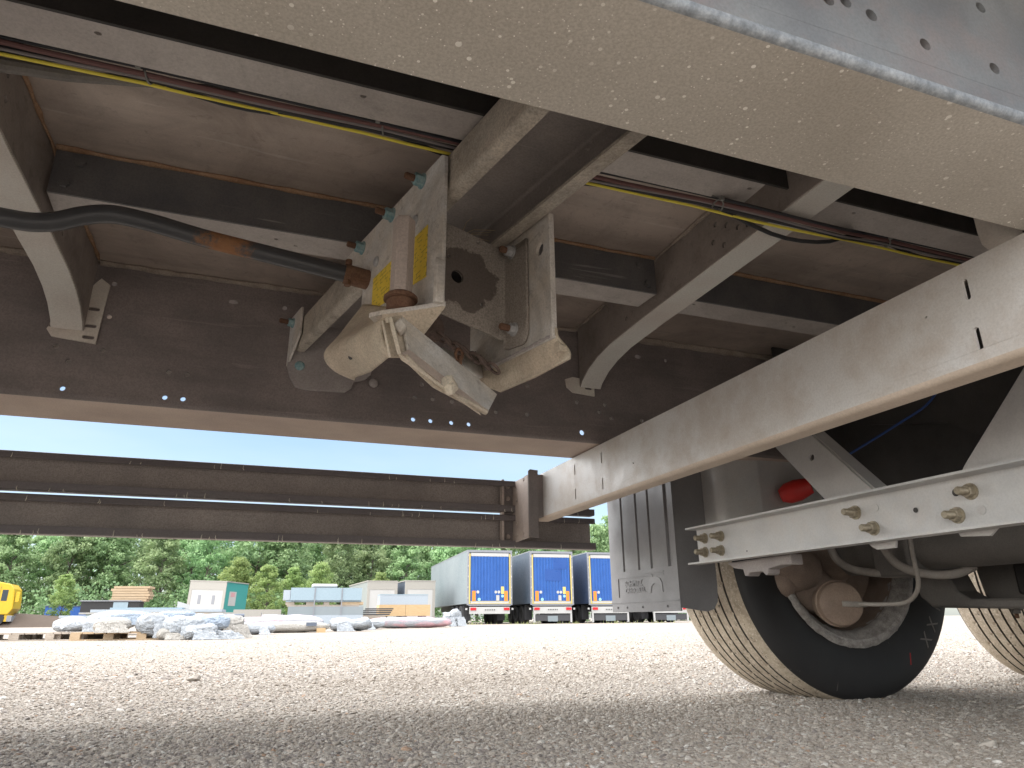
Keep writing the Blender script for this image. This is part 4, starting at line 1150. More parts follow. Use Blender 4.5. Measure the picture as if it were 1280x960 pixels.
def bx(name, d, mat, parent, **k):
    mb = MB(); mb.box(*d); return part(name, mb, mat, parent, local=True, smooth=0, **k)
def parked_trailer(label, loc, rz, side):
    t = thing('parked_trailer', label, 'trailer', loc, 'box trailers parked in a row with their doors towards us', rz)
    L, Wd = 13.6, 2.62; w = Wd/2
    bx('curtain_side', (-w, w, .06, L, 1.10, 3.97), side, t)
    bx('roof_edge', (-w-.01, w+.01, -.02, L, 3.9702, 4.03), 'grey_frame', t)
    fr = MB(); fr.box(-w, -w+.10, -.03, .0598, 1.02, 3.97); fr.box(w-.10, w, -.03, .0598, 1.02, 3.97); fr.box(-w+.1002, w-.1002, -.03, .0598, 3.90, 3.97); fr.box(-w+.1002, w-.1002, -.03, .0598, .98, 1.06)
    part('rear_frame', fr, 'grey_frame', t, local=True, smooth=0)
    bx('header_panel', (-w+.20, w-.20, -.035, .0, 3.68, 3.86), 'white_pan', t)
    bx('sill_panel', (-w+.20, w-.20, -.035, .0, 1.10, 1.22), 'white_pan', t)
    yt = MB()
    yt.box(-w+.105, -w+.17, -.040, -.004, 1.08, 3.82); yt.box(w-.17, w-.105, -.040, -.004, 1.08, 3.82); yt.box(-w+.172, w-.172, -.043, -.004, 1.08, 1.105); yt.box(-w+.172, w-.172, -.043, -.036, 1.215, 1.235)
    part('marker_tape', yt, 'yel_tape', t, local=True, smooth=0)
    # corrugated doors
    pts = []; n = 12; x0, x1 = -w+.21, w-.21
    for i in range(n):
        a = x0+(x1-x0)*i/n; d = (x1-x0)/n
        pts += [(a, -.010), (a+d*.30, -.010), (a+d*.42, -.045), (a+d*.86, -.045)]
    pts.append((x1, -.010))
    part('rear_door', MB().prism(pts+[(x1, .03), (x0, .03)], FZ, 1.24, 3.67), 'blue_door', t, local=True, smooth=0)
    for s_ in (-1, 1):
        bx('orange_board', ((s_*.93)-.10, (s_*.93)+.10, -.062, -.047, 1.24, 1.78), 'orange', t)
        bx('tail_lamp', (s_*.96-.16, s_*.96+.16, -.10, -.061, .74, .88), 'tail', t)
        bx('side_marker', (s_*1.33-.05, s_*1.33+.05, .02, .08, .76, .86), 'white_pan', t)
        for k in range(5): bx('hinge', (s_*1.26-.02, s_*1.26+.02, -.05, -.031, 1.35+.58*k, 1.45+.58*k), 'white_pan', t)
    for (x, z, r, mm) in ((-.70, 1.72, .085, 'white_pan'), (.34, 1.72, .08, 'white_pan'), (.52, 1.72, .08, 'white_pan'), (-.62, 1.32, .09, 'cyan'), (.73, 1.50, .08, 'cyan')):
        mb = MB(); mb.lathe([(0, -.047), (r, -.047), (r, -.053), (0, -.053)], lambda a, p, q, x=x, z=z: Vector((x+p, a, z+q)), 16)
        part('round_sticker', mb, mm, t, local=True)
    bx('notice_board', (.36, .54, -.060, -.047, 1.25, 1.55), 'white_pan', t)
    bx('notice_board', (.64, .82, -.060, -.047, 1.62, 2.02), 'yel_tape', t)
    bx('bumper', (-1.15, 1.15, -.06, .10, .55, .92), 'white_pan', t)
    bx('number_plate', (-.36, .36, -.072, -.0602, .70, .82), 'white_pan', t)
    for k in range(6): bx('plate_character', (-.30+k*.105, -.24+k*.105, -.078, -.0722, .73, .79), 'plateink', t)
    bx('chassis', (-.65, .65, .3, L-1, .75, 1.09), 'dark', t)
    for i, y in enumerate((2.2, 3.5, 4.8)):
        for s_ in (-1, 1):
            mb = MB(); mb.lathe([(0, 0), (.27, 0), (.27, -.04), (.30, -.05), (.49, -.04), (.52, 0), (.52, .34), (.49, .37), (0, .37)], lambda a, p, q, y=y, s_=s_: Vector((s_*(1.22-a), y+p, .52+q)), 28)
            part('wheel', mb, 'tyre_far', t, local=True)
    for s_ in (-1, 1):
        mb = MB()
        for k in range(5): mb.box(s_*1.02-.22+k*.09, s_*1.02-.16+k*.09, 1.42, 1.46, .22, 1.0)
        mb.box(s_*1.02-.23, s_*1.02+.23, 1.462, 1.48, .20, 1.05)
        part('spray_flap', mb, 'flapdark', t, local=True, smooth=0)
    return t
X0 = [(12.75, 38.6), (16.45, 38.3), (20.05, 38.1), (24.1, 38.0)]
TL = ['leftmost box trailer, blue ribbed doors and a pale grey side', 'second box trailer from the left, blue doors and a grey blue side',
      'third box trailer from the left, navy side, partly hidden by the mudguard', 'fourth box trailer, only its white bumper showing behind the mudguard']
for i, ((x, y), s_) in enumerate(zip(X0, ('side_pale', 'side_grey', 'side_navy', 'side_navy'))):
    t = parked_trailer(TL[i], (x, y, 0), radians(-5), s_)
    if i:
        for a in (-1.11, 1.11): bx('bumper_leg', (a-.05, a+.05, -.05, .02, .06, .5498), 'white_pan', t)
        bx('crash_board', (-1.05, 1.05, .0, .03, .15, .50), 'flapdark', t)
        bx('logo_plate', (-.30, .30, -.03, -.0004, .12, .42), 'side_pale', t)
        mb = MB(); mb.box(-1.2898, -1.277, .3, 11, 1.12, 1.62)
        part('pallet_rail', mb, 'grey_frame', t, local=True, smooth=0)
        if i == 1: bx('door_patch', (-.42, .55, -.052, -.0462, 2.35, 3.0), 'blue_dark', t); bx('door_patch', (.1, .9, -.052, -.0462, 3.02, 3.6), 'blue_dark', t)
        for k in range(14): bx('strap_buckle', (-1.30, -1.2902, .5+k*.75, .56+k*.75, 1.15, 1.55), 'yel_tape' if i == 2 else 'grey_frame', t)

def swap_body(label, loc, rz, wx, ly, h, sidem, facem, tilt=0, cat='box body', leaflet=False, lift=.4):
    t = thing('box_body', label, cat, loc, None, rz)
    if tilt: t.rotation_euler[1] = tilt
    mb = MB(); mb.box(-wx/2, wx/2, 0, ly, lift, h); part('side_wall', mb, sidem, t, local=True, smooth=0)
    fr = MB(); w = wx/2
    fr.box(-w-.02, -w+.14, -.05, -.001, lift, h); fr.box(w-.14, w+.02, -.05, -.001, lift, h); fr.box(-w+.1402, w-.1402, -.05, -.001, h-.45, h)
    part('front_frame', fr, 'frame_beige', t, local=True, smooth=0)
    bx('front_panel', (-w+.1402, w-.1402, -.03, -.001, lift, h-.4502), facem, t)
    bx('roof_cap', (-w-.04, w+.04, -.07, ly, h+.0004, h+.06), 'frame_beige', t)
    if leaflet:
        for x in (-.42, .42): bx('vent_slot', (x-.09, x+.09, -.04, -.0302, h-1.25, h-.75), 'grey_frame', t)
        for z, c in ((h-.75, 'white_pan'), (h-1.15, 'white_pan')): bx('poster', (w+.0004, w+.01, .5, 1.4, z-.15, z+.25), c, t)
        bx('poster', (w+.0104, w+.014, .7, 1.2, h-.8, h-.55), 'pinkish', t)
    for x in (-w+.1, w-.1):
        for y in (.1, ly-.2): bx('leg', (x-.06, x+.06, y-.06, y+.06, 0, lift-.0002), 'grey_frame', t)
    return t
M['frame_beige'] = plain('weathered beige frame', (.44, .42, .38), .6)
M['teal_side'] = plain('teal side panel', (.05, .36, .34), .5)
M['pinkish'] = plain('faded pink print', (.70, .38, .40), .6)
M['white_blue'] = plain('bluish white panel', (.46, .52, .58), .5)
M['panel_blue'] = plain('pale blue insulated panel', (.36, .47, .54), .5)
M['grey_box'] = plain('grey box side', (.33, .36, .35), .6)
swap_body('white box body with teal side and two dark slots, behind the wrapped bundles', (-2.35, 45, 0), radians(-24), 2.15, 2.9, 2.45, 'teal_side', 'white_pan', tilt=radians(2.0), leaflet=True)
swap_body('grey box body with beige frame, left of the pair beside the trailers', (7.35, 42.5, 0), radians(2), 1.75, 6.5, 2.42, 'grey_box', 'white_pan')
swap_body('box body with beige top band, right of the pair and next to the leftmost trailer', (9.55, 42.2, 0), radians(0), 1.8, 7, 2.44, 'side_grey', 'white_pan')
bxo = thing('low_wall_panel', 'low grey panel standing behind the pink wrapped bundle', 'panel', (.6, 29, 0))
bx('panel', (-1.1, .6, -.05, .05, 0, .68), 'frame_beige', bxo)

# wood and pallets
def woodm(name, a, b):
    a, b = (tuple(x*TONE for x in c) for c in (a, b))
    n = N(name); g_ = n.noise(6, 5, .6, n.co((1, 1, 8)), .6)
    return n.set(n.mix(n.ramp(g_, [(.3, 0.), (.7, 1.)]), a, b), .8)
M['wood'] = woodm('raw timber', (.50, .36, .22), (.66, .50, .33))
M['wood_grey'] = woodm('weathered pallet wood', (.36, .30, .24), (.54, .47, .40))
M['ply'] = woodm('plywood crate side', (.60, .40, .20), (.72, .52, .30))
def pallet(label, loc, rz, L=1.2, Wd=.8, group=None, mat='wood_grey'):
    t = thing('pallet', label, 'pallet', loc, group, rz)
    nb = max(2, int(L/.5)+1)
    for i in range(nb):
        x = -L/2+.07+(L-.14)*i/(nb-1)
        for y in (-Wd/2+.05, 0, Wd/2-.05): bx('block', (x-.07, x+.07, y-.05, y+.05, .02, .098), mat, t)
    for y in (-Wd/2+.05, 0, Wd/2-.05): bx('bottom_board', (-L/2, L/2, y-.05, y+.05, 0, .0198), mat, t)
    k = max(5, int(L/.16))
    for i in range(k):
        a = -L/2+(L)*i/k; bx('deck_board', (a+.008, a+L/k-.008, -Wd/2, Wd/2, .0982, .122), mat, t)
    return t
pallet('long weathered pallet on the gravel at the left edge, facing us', (-3.62, 13.9, 0), radians(-6), 1.9, 1.0)
pallet('weathered pallet with pale blocks, right end of the left pallets', (-2.45, 13.7, 0), radians(-22), .62, 1.1)
pallet('pallet under the grey wrapped bundles, brown edge showing', (-1.5, 13.35, 0), radians(-4), 2.0, 1.0, mat='wood')
t = thing('timber_stack', 'stack of pale sawn timber frames on top of the black crate', 'timber stack', (-3.05, 22.2, .80), None, radians(-6))
rt = random.Random(3)
for k in range(6):
    z = k*.068; s0 = rt.uniform(-.05, .05)
    for j in range(3 if k else 2):
        y = -.22+.2*j; bx('beam', (-.47+s0+rt.uniform(0, .05), .47+s0, y, y+.14, z, z+.058), 'wood', t)
t = thing('black_crate', 'low black plastic crate under the timber stack', 'crate', (-3.45, 22.0, .52), None, radians(-3))
bx('tub', (-.66, .70, -.35, .4, 0, .27), 'tyre_far', t); bx('rim_band', (-.69, .73, -.38, .43, .2702, .30), 'grey_frame', t)
bx('blue_patch', (.1, .45, -.362, -.3504, .03, .25), 'panel_blue', t)
# loose insulated panels lying in layers
def panel_stack(label, loc, rz, items, cat='panel stack'):
    t = thing('panel_stack', label, cat, loc, None, rz)
    for (x0, x1, y0, y1, z0, z1, mt) in items: bx('board', (x0, x1, y0, y1, z0, z1), mt, t)
    return t
panel_stack('long layered stack of pale insulated panels behind the wrapped bundles', (-2.3, 17.8, 0), radians(-3), [
    (-1.2, 2.0, 0, 1.2, .30, .36, 'wood_grey'), (-1.45, .3, -.1, 1.1, .362, .41, 'white_blue'), (.0, 1.5, -.12, 1.1, .362, .43, 'wood'), (-1.1, .6, -.05, 1.2, .432, .47, 'frame_beige'), (-.9, 1.75, 0, 1.1, .472, .53, 'white_blue'),
    (-.55, .9, .1, 1.0, .532, .57, 'panel_blue'), (-1.0, -.6, .1, 1, 0, .2998, 'dark'), (.4, .8, .1, 1, 0, .2998, 'dark'), (1.5, 1.9, .1, 1, 0, .2998, 'dark'), (1.2, 2.6, -.05, .6, .362, .46, 'frame_beige')])
t = thing('upright_board', 'small white board sticking up from the layered panels', 'board', (-1.42, 18.3, .535)); mb = MB()
mb.plate([(-.12, 0), (.14, 0), (.15, .10), (-.12, .18)], [], FY, 0, .02); part('board', mb, 'white_pan', t, local=True, smooth=0)
items = [(-1.45, 1.35, -.5, .6, .98, 1.36, 'panel_blue')]
t = panel_stack('strapped stack of pale blue panels with wood beneath, left of the box bodies', (2.45, 27, 0), radians(-4), [
    (-1.05, 1.42, -.5, .6, .95, 1.38, 'panel_blue'), (-1.30, -1.06, -.45, .5, .96, 1.30, 'white_blue'), (-1.2, 1.4, -.42, .5, .90, .9496, 'panel_blue'),
    (-1.15, 1.35, -.4, .5, .74, .8, 'wood_grey'), (-1.1, 1.5, -.5, .5, .45, .738, 'side_pale'), (-1.0, 1.5, -.52, .5, .15, .448, 'white_blue'), (-1.2, -.9, -.4, .4, .80, .898, 'wood_grey'), (-.5, -.2, -.4, .4, .80, .898, 'wood_grey'), (.1, .3, -.4, .4, .80, .898, 'wood_grey'), (.7, 1.5, -.4, .4, .80, .898, 'wood')])
for x in (-.22, .72): bx('strap', (x-.018, x+.018, -.53, -.5204, .45, 1.383), 'grey_frame', t)
t = thing('foam_roll', 'flat white cushion shape lying on top of the pale blue panels', 'roll', (2.55, 27, 1.385), None, 0)
mb = MB(); mb.lathe([(0, -.45), (.06, -.45), (.085, -.40), (.085, .40), (.06, .45), (0, .45)], lambda a, p, q: Vector((a, p*2, q*.9+.075)), 20); part('roll', mb, 'white_pan', t, local=True)
t = thing('plywood_crate', 'light brown plywood crate beside the leftmost parked trailer', 'crate', (6.1, 30, 0), None, radians(-3))
bx('side_board', (-1.05, .02, -.5, .5, .42, .86), 'ply', t); bx('side_board', (.03, 1.05, -.5, .5, .42, .86), 'ply', t)
for x in (-.8, 0, .8): bx('skid', (x-.1, x+.1, -.45, .45, 0, .4198), 'dark', t)
t = thing('blue_box', 'pale blue box lying on the plywood crate', 'box', (6.05, 30, .862), None, radians(-3)); bx('shell', (-.98, 1.0, -.45, .45, 0, .38), 'white_blue', t); bx('lid', (-.99, 1.01, -.46, .46, .3802, .41), 'panel_blue', t)
t = thing('steel_profiles', 'dark steel profiles lying between the blue panels and the plywood crate', 'steel profiles', (4.6, 28.5, .45), None, radians(-8))
for k in range(4): bx('profile', (-.6+.1*k, .65+.05*k, -.2+.1*k, -.12+.1*k, .07*k, .05+.07*k), 'flapdark', t)
for y in (-.2, .2): bx('trestle', (-.4, .5, y, y+.06, -.45, -.0004), 'wood_grey', t)

# plastic wrapped bundles
def plastic(name, tint, alt, pink=0):
    tint, alt = (tuple(x*TONE*.88 for x in c) for c in (tint, alt))
    n = N(name)
    a = n.noise(13, 8, .75, None, 2.5)
    col = n.mix(n.ramp(a, [(.35, 0.), (.62, 1.)]), alt, tint)  # pale streaks put the film's highlights into the colour
    b = n.noise(5, 4, .6, n.co((1, 1, 1), (7, 1, 1)), 1)
    col = n.mix(n.ramp(b, [(.66, 0.), (.72, .8)]), col, (.18, .21, .25))  # dark patches put the shade of gaps between folds into the colour
    if pink: col = n.mix(n.ramp(n.noise(2.2, 3, .5, n.co((.6, 1, 3))), [(.46, 0.), (.60, .85)]), col, (.62, .33, .36) if pink > 1 else (.60, .42, .47))
    n.bump(n.noise(11, 6, .6, None, 3.5), .8, .05)
    return n.set(col, .2, 0, .8)
M['wrap_a'] = plastic('milky wrap', (.62, .66, .70), (.42, .47, .53))
M['wrap_b'] = plastic('beige wrap', (.62, .59, .54), (.45, .42, .37))
M['wrap_c'] = plastic('blue grey wrap', (.46, .55, .66), (.28, .36, .47))
M['wrap_pink'] = plastic('pink wrap', (.66, .66, .70), (.50, .50, .55), 1)
M['wrap_red'] = plastic('red stained wrap', (.62, .62, .66), (.46, .46, .50), 2)
def lump(label, loc, dims, mat, seed, rz=0, crinkle=.16, name='wrapped_bundle', cat='wrapped bundle', tail=True, nu=90, nv=40):
    rnd = random.Random(seed); off = Vector((rnd.uniform(0, 50),)*3)
    rows = []
    e = .62
    sg = lambda v, p: math.copysign(abs(v)**p, v)
    for i in range(nv+1):
        ph = -pi/2+pi*i/nv; r = []
        for j in range(nu+1):
            th = 2*pi*(j % nu)/nu
            x = sg(cos(ph), e)*sg(cos(th), e); y = sg(cos(ph), e)*sg(sin(th), e); z = sg(sin(ph), .8)
            p = Vector((x*dims[0], y*dims[1], z*dims[2]))
            q = p*1.0
            qs = Vector((q.x*.5+q.z*.8, q.y, q.z*1.6-q.x*.5)); d = noise.noise(q*3.2+off)*crinkle*.9-abs(noise.noise(qs*5+off))*crinkle*.45-abs(noise.noise(qs*12+off))*crinkle*.35+noise.noise(q*30+off)*crinkle*.10
            nrm = Vector((x, y, z)).normalized()
            p = p+nrm*d*min(dims[2]*2.2, .8)
            p.z = max(p.z, -dims[2]*.97)
            r.append((p.x, p.y, p.z+dims[2]))
        rows.append(r)
    t = thing(name, label, cat, loc, None, rz)
    part('plastic_wrap', MB().grid(rows), mat, t, local=True, smooth=50)
    if tail:
        mb = MB()
        for k in range(3):
            sx = rnd.choice((-1, 1)); y0 = -dims[1]*.9; x0 = rnd.uniform(-.8, .8)*dims[0]
            rw = []
            for i in range(8):
                rw.append([(x0+.035*j*(1+i*.12)+rnd.uniform(-.01, .01), y0-.02-.012*i+rnd.uniform(-.012, .012), max(.006, dims[2]*1.2-i*dims[2]*.17+rnd.uniform(-.01, .01))) for j in range(5)])
            mb.grid(rw)
        part('loose_film', mb, mat, t, local=True)
    return t
lump('milky rolled bundle leaning at the left end of the wrapped row', (-2.78, 14.6, .10), (.36, .30, .13), 'wrap_a', 1, radians(8))
lump('white bundle with rounded top, behind the left pallets', (-2.25, 14.7, .12), (.42, .32, .17), 'wrap_a', 2, radians(-10))
lump('beige oval bag resting low on the brown edged pallet', (-1.98, 13.0, .11), (.27, .22, .115), 'wrap_b', 3, 0, .10)
lump('grey wrapped bundle with a dark opening, above the beige oval bag', (-1.80, 13.5, .24), (.36, .3, .10), 'wrap_c', 4, radians(-8))
lump('clear film bundle in the middle of the wrapped row', (-1.36, 13.0, .02), (.30, .26, .19), 'wrap_a', 5, radians(12), .2)
lump('blue tinted bundle lying on top in the middle of the wrapped row', (-1.12, 13.5, .25), (.28, .3, .10), 'wrap_c', 6, radians(-15))
lump('crumpled white film bundle hanging to the ground, right of the middle', (-.92, 12.8, .0), (.30, .25, .17), 'wrap_a', 7, radians(5), .25)
lump('grey and green tinted bundle near the right end of the wrapped row', (-.55, 13.1, .10), (.33, .28, .15), 'wrap_c', 8, radians(-12), .22)
lump('torn white film bag on the gravel in front of the wrapped row', (-.66, 12.5, .0), (.24, .2, .12), 'wrap_a', 9, 0, .25)
lump('pale bundle closing the right end of the wrapped row', (-.24, 13.2, .0), (.22, .25, .18), 'wrap_b', 10, radians(10), .2)
lump('small beige bag tucked low between the film bundles', (-1.15, 12.7, 0), (.16, .16, .085), 'wrap_b', 11)
lump('low clear film bundle between the pallets and the grey wrapped bundle', (-2.55, 13.6, .12), (.26, .22, .10), 'wrap_a', 21, radians(20), .2)
lump('flat blue grey sheet roll lying behind the clear film bundles', (-1.45, 14.4, .22), (.55, .22, .09), 'wrap_c', 22, radians(-6), .15)
lump('small crumpled film heap at the right foot of the wrapped row', (-.36, 12.6, 0), (.20, .16, .08), 'wrap_a', 23, 0, .22)
lump('low white film roll lying between the wrapped row and the pink printed bundle', (.05, 16.2, 0), (.55, .25, .12), 'wrap_a', 24, radians(-8), .15)
lump('pale film bundle in front of the strapped blue panels', (3.2, 21.8, 0), (.70, .35, .15), 'wrap_a', 25, radians(10), .18)
pallet('brown pallet under the right part of the wrapped row', (-.75, 13.25, 0), radians(-8), 1.1, .9, mat='wood')
mb = MB(); t = thing('ribbon', 'short royal blue strap poking out of the film bundles', 'strap', (-.83, 12.72, .26)); bx('band', (-.05, .06, -.02, 0, 0, .05), 'blue_door', t); t.rotation_euler[1] = -.7
t = thing('dark_pipe', 'dark blue grey pipe lying across the top of the right film bundles', 'pipe', (-.2, 14.6, .36)); part('pipe', MB().tube([(-.75, 0, 0), (.15, 0, .01)], .035, 10), 'side_grey', t, local=True)
lump('long white bundle with pink print, between the film bundles and the blue panels', (.75, 19.6, .02), (1.15, .5, .20), 'wrap_pink', 12, radians(-3), .08, tail=False)
lump('low white wrapped roll in front of the pink printed bundle', (.95, 18.2, 0), (.95, .35, .13), 'wrap_b', 13, radians(-3), .07, tail=False)
t = thing('blue_sheet', 'small blue sheet tied on the white roll', 'sheet', (1.45, 17.83, .15)); bx('sheet', (-.12, .12, -.03, 0, 0, .08), 'side_grey', t)
t = thing('wood_block', 'small light wooden block under the end of the white roll', 'block', (1.68, 17.85, 0)); bx('wood', (-.1, .1, -.08, .08, 0, .10), 'ply', t)
lump('crumpled clear film heap between the white roll and the red stained bundle', (2.55, 19.2, 0), (.55, .4, .17), 'wrap_a', 14, 0, .25)
lump('long red stained wrapped bundle in front of the plywood crate', (5.2, 24.5, .0), (1.75, .45, .18), 'wrap_red', 15, radians(22), .07, tail=False)
lump('knotted white film end of the red stained bundle', (7.55, 27.6, 0), (.38, .3, .30), 'wrap_a', 16, 0, .28)

# yellow lorry cab at the far left
M['cab'] = plain('yellow cab paint', (.80, .52, .03), .35, var=.05)
M['glass'] = plain('dark cab glass', (.06, .075, .09), .12)
t = thing('lorry_cab', 'yellow lorry cab cut off by the left edge of the picture', 'lorry', (-14.95, 52, 0), None, radians(4))
mb = MB(); mb.prism([(-1.2, .75), (1.22, .75), (1.42, 1.1), (1.38, 1.7), (1.30, 2.25), (1.05, 2.55), (.4, 2.68), (-1.2, 2.72)], FY, 0, 2.3)
part('cab_shell', mb, 'cab', t, local=True, bevel=.05, smooth=30)
bx('side_window', (.72, 1.02, -.012, -.0004, 1.55, 2.2), 'glass', t)
bx('door_gap', (.60, .615, -.010, -.0004, .9, 2.4), 'flapdark', t); bx('lower_step', (-1.0, 1.3, .1, 2.0, .35, .7496), 'cab', t)
bx('mirror', (1.42, 1.62, .1, .3, 1.5, 2.1), 'cab', t); bx('bumper_bar', (1.2, 1.45, .05, 2.2, .35, .7), 'grey_frame', t)
mb = MB(); mb.lathe([(0, 0), (.50, 0), (.52, .05), (.52, .35), (0, .35)], lambda a, p, q: Vector((.55+p, .05+a, .51+q)), 28); part('wheel', mb, 'tyre_far', t, local=True)
t = thing('blue_container', 'small blue container in the shade behind the lorry cab', 'container', (-13.2, 60, 0)); bx('shell', (-.4, 2.2, 0, 2, 0, 1.35), 'blue_door', t); bx('lid', (-.45, 2.25, -.05, 2.05, 1.3502, 1.42), 'side_navy', t)
t = thing('blue_post', 'thin blue post in front of the trees at the left', 'post', (-7.6, 50, 0)); part('pole', MB().tube([(0, 0, 0), (0, 0, 1.9)], .06, 10), 'blue_door', t, local=True)
part('cap', MB().tube([(0, 0, 1.9), (0, 0, 1.96)], .08, 10), 'grey_frame', t, local=True)
# low earth bank
rows = []
for i in range(60):
    x = -40+i*1.15; rows.append([(x, 52+j*.9+noise.noise(Vector((x*.3, j, 0))), max(0, (.75+.3*noise.noise(Vector((x*.25, 3, 0))))*sin(pi*j/5)) if x < -6.5 else 0.0) for j in range(6)])
M['earth'] = plain('dark earth', (.12, .09, .07), .95, sc=3)
tag(part('earth_bank', MB().grid(rows), 'earth', world=Matrix.Translation((0, 0, GZ-.01))), kind='structure')

TONE = 1.0
# ------------------------------------------------------------------ trees
def leafm(name, a, b, c):
    n = N(name)
    at = n.new('ShaderNodeAttribute', attribute_name='tone')
    oi = n.new('ShaderNodeObjectInfo')
    col = n.ramp(at.outputs['Fac'], [(0, a), (.5, b), (1, c)])
    hs = n.new('ShaderNodeHueSaturation'); n.link(col, hs.inputs['Color'])
    n.link(n.math('MULTIPLY_ADD', oi.outputs['Random'], .05, .475), hs.inputs['Hue'])
    n.link(n.math('MULTIPLY_ADD', oi.outputs['Random'], .5, .78), hs.inputs['Value'])
    n.set(hs.outputs[0], .55, 0, .4)
    tr = n.new('ShaderNodeBsdfTranslucent'); n.link(hs.outputs[0], tr.inputs[0])
    mx = n.new('ShaderNodeMixShader'); mx.inputs[0].default_value = .45
    n.link(n.b.outputs[0], mx.inputs[1]); n.link(tr.outputs[0], mx.inputs[2]); n.link(mx.outputs[0], n.out.inputs[0])
    return n.m
M['leaf'] = leafm('foliage', (.125, .20, .095), (.24, .36, .17), (.40, .53, .28))
M['leaf_bright'] = leafm('young foliage', (.16, .26, .09), (.26, .38, .13), (.38, .50, .20))
M['bark'] = steel('bark', (.10, .085, .07), (.17, .15, .125), 6, .9, 0, .4, .5)
def crown_mesh(seed, h, rad, base, nclump=150, leaves=66, size=.24):
    rg = np.random.default_rng(seed)
    V = []; tone = []
    for c in range(nclump):
        t = rg.random()**.8
        z = base+(h-base)*t
        rr = rad*(sin(pi*min(1, .18+.80*t))**.6)
        a = rg.uniform(0, 2*pi); q = rr*rg.uniform(.35, 1.0)
        cx, cy = q*cos(a), q*sin(a); cr = rg.uniform(.35, .85)*rad*.36
        ct = np.clip(rg.normal(.5, .22), 0, 1)
        d = rg.normal(size=(leaves, 3)); d /= np.linalg.norm(d, axis=1)[:, None]
        rr_ = cr*rg.uniform(.55, 1.05, leaves)[:, None]
        P = np.array([cx, cy, z])+d*rr_*np.array([1, 1, .75])
        for k in range(leaves):
            u = rg.normal(size=3); u /= np.linalg.norm(u); v = np.cross(u, d[k]+rg.normal(size=3)*.4); v /= (np.linalg.norm(v)+1e-9)
            s = size*rg.uniform(.6, 1.3)
            V.append(P[k]-u*s*.5); V.append(P[k]+v*s*.35); V.append(P[k]+u*s*.6); V.append(P[k]-v*s*.35)
            tone.append(np.clip(ct+rg.normal(0, .16)+.25*(d[k][2]), 0, 1))  # leaves paler towards each clump's top: light from above put into the tone
    V = np.array(V); n = len(V)//4
    me = bpy.data.meshes.new('crown')
    me.vertices.add(n*4); me.vertices.foreach_set('co', V.ravel())
    me.loops.add(n*4); me.loops.foreach_set('vertex_index', np.arange(n*4))
    me.polygons.add(n); me.polygons.foreach_set('loop_start', np.arange(n)*4); me.polygons.foreach_set('loop_total', np.full(n, 4))
    me.update(calc_edges=True)
    at = me.attributes.new('tone', 'FLOAT', 'FACE'); at.data.foreach_set('value', np.array(tone, dtype=np.float32))
    me.materials.append(M['leaf']); return me
def trunk_mesh(seed, h, rad):
    rg = random.Random(seed); mb = MB()
    pts = [(0, 0, 0)]; x = y = 0
    for k in range(1, 8):
        x += rg.uniform(-.12, .12); y += rg.uniform(-.12, .12); pts.append((x, y, h*.85*k/7))
    mb.tube(pts, [rad*(1-.11*k) for k in range(8)], 9)
    for k in range(9):
        b = Vector(pts[2+k % 5]); a = rg.uniform(0, 6.28); ln = rg.uniform(.9, 2.2)
        e = b+Vector((cos(a)*ln, sin(a)*ln, rg.uniform(.6, 1.7)))
        mb.tube([b, (b+e)/2+Vector((0, 0, .12)), e], [rad*.42, rad*.28, rad*.1], 6)
    me = mb.mesh('trunk', 60); me.materials.append(M['bark']); return me
TV = [(crown_mesh(10+k, 9.3+.4*k, 2.5+.15*(k % 3), 1.3+.5*(k % 3)), trunk_mesh(30+k, 8.5, .17)) for k in range(5)]
bright = leafm
rt = random.Random(12)
def tree(x, y, k, s, label, group, mat=None):
    t = thing('deciduous_tree', label, 'tree', (x, y, 0), group, rt.uniform(0, 6.28)); t.scale = (s*rt.uniform(.9, 1.12), s*rt.uniform(.9, 1.12), s)
    for nm, me in (('crown', TV[k][0]), ('trunk', TV[k][1])):
        o = bpy.data.objects.new(nm, me); COL.objects.link(o); o.parent = t
        if nm == 'crown' and mat:
            o.material_slots[0].link = 'OBJECT'; o.material_slots[0].material = M[mat]
    return t
row = [(64, 3.4, .84), (69, 3.6, .88), (75, 3.9, .93)]
for r_, (yy, dx, s) in enumerate(row):
    x = -24+r_*1.3
    while x < 60:
        sc = s*rt.uniform(.86, 1.05)*(1 if x < 20 else 1.05)
        tree(x+rt.uniform(-.7, .7), yy+rt.uniform(-1.5, 1.5)-(.12*max(0, x-10)), rt.randrange(5), sc, 'leafy green tree standing in the dense belt behind the yard', 'trees of the belt closing off the yard')
        x += dx
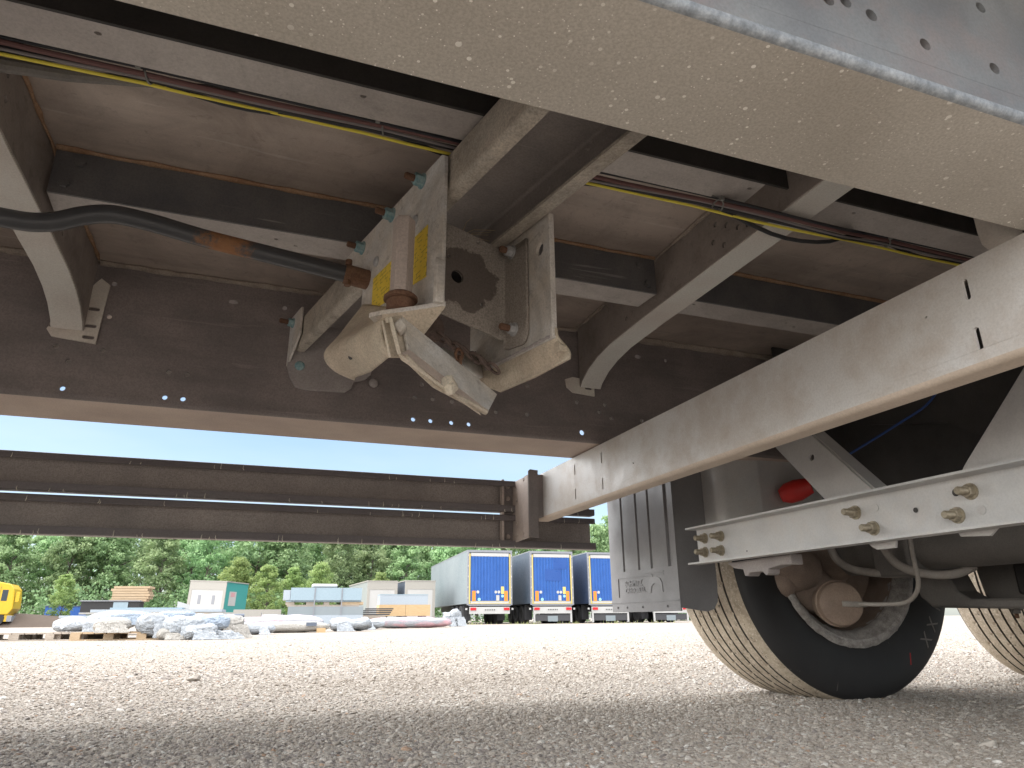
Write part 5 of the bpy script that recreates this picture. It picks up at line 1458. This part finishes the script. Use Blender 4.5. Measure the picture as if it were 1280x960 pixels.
# undergrowth filling the belt's foot, and young bright trees
for k, (x, y, s, lb) in enumerate(((1.1, 53, .42, 'bright young green tree between the teal box body and the blue panels'), (-1.0, 54, .46, 'yellow green young tree rising behind the teal sided box body'), (4.6, 52, .40, 'yellow green bush left of the pair of box bodies'), (3.0, 55, .38, 'small bright bush behind the white foam cushion'), (-11.6, 55, .30, 'bright green sapling beside the lorry cab'), (9.5, 56, .40, 'light green bush behind the right one of the paired box bodies'))):
    tree(x, y, k % 5, s, lb, None, 'leaf_bright')
def thicket():
    rg = np.random.default_rng(77)
    V = []; tone = []
    for c in range(620):
        x = rg.uniform(-32, 62); y = 61.5+rg.uniform(-1.2, 1.2)-.12*max(0, x-10); z = rg.uniform(.0, 2.6)
        ct = rg.uniform(.0, .75); cr = rg.uniform(.5, 1.1)
        L_ = 48
        d = rg.normal(size=(L_, 3)); d /= np.linalg.norm(d, axis=1)[:, None]
        P = np.array([x, y, z])+d*cr*rg.uniform(.5, 1, L_)[:, None]
        P[:, 2] = np.abs(P[:, 2])
        for k in range(L_):
            u = rg.normal(size=3); u /= np.linalg.norm(u); v = np.cross(u, rg.normal(size=3)); v /= (np.linalg.norm(v)+1e-9); s = rg.uniform(.14, .30)
            V += [P[k]-u*s*.5, P[k]+v*s*.4, P[k]+u*s*.6, P[k]-v*s*.4]; tone.append(np.clip(ct+rg.normal(0, .15), 0, 1))
    V = np.array(V); V[:, 2] = np.maximum(V[:, 2], .0); n = len(V)//4
    me = bpy.data.meshes.new('undergrowth'); me.vertices.add(n*4); me.vertices.foreach_set('co', V.ravel())
    me.loops.add(n*4); me.loops.foreach_set('vertex_index', np.arange(n*4)); me.polygons.add(n)
    me.polygons.foreach_set('loop_start', np.arange(n)*4); me.polygons.foreach_set('loop_total', np.full(n, 4)); me.update(calc_edges=True)
    at = me.attributes.new('tone', 'FLOAT', 'FACE'); at.data.foreach_set('value', np.array(tone, dtype=np.float32)); me.materials.append(M['leaf'])
    o = bpy.data.objects.new('undergrowth', me); COL.objects.link(o); o.location.z = GZ
    tag(o, 'green undergrowth along the foot of the tree belt', 'undergrowth', kind='stuff')
thicket()
# weeds under the parked trailers
rg = random.Random(8); mb = MB()
for k in range(420):
    x = rg.uniform(9, 27); y = 37.2+rg.uniform(-.3, .6)-.12*(x-13); 
    if rg.random() < .45*(1+sin(x*2.3)):
        h = rg.uniform(.04, .20); mb.add([(x, y, 0), (x+.03, y, 0), (x+rg.uniform(-.05, .08), y, h)], [(0, 1, 2)])
M['weed'] = plain('dry weeds', (.28, .30, .12), .8)
tag(part('weeds', mb, 'weed', smooth=0, world=Matrix.Translation((0, 0, GZ))), 'dry weeds along the foot of the parked trailers', 'weeds', kind='stuff')
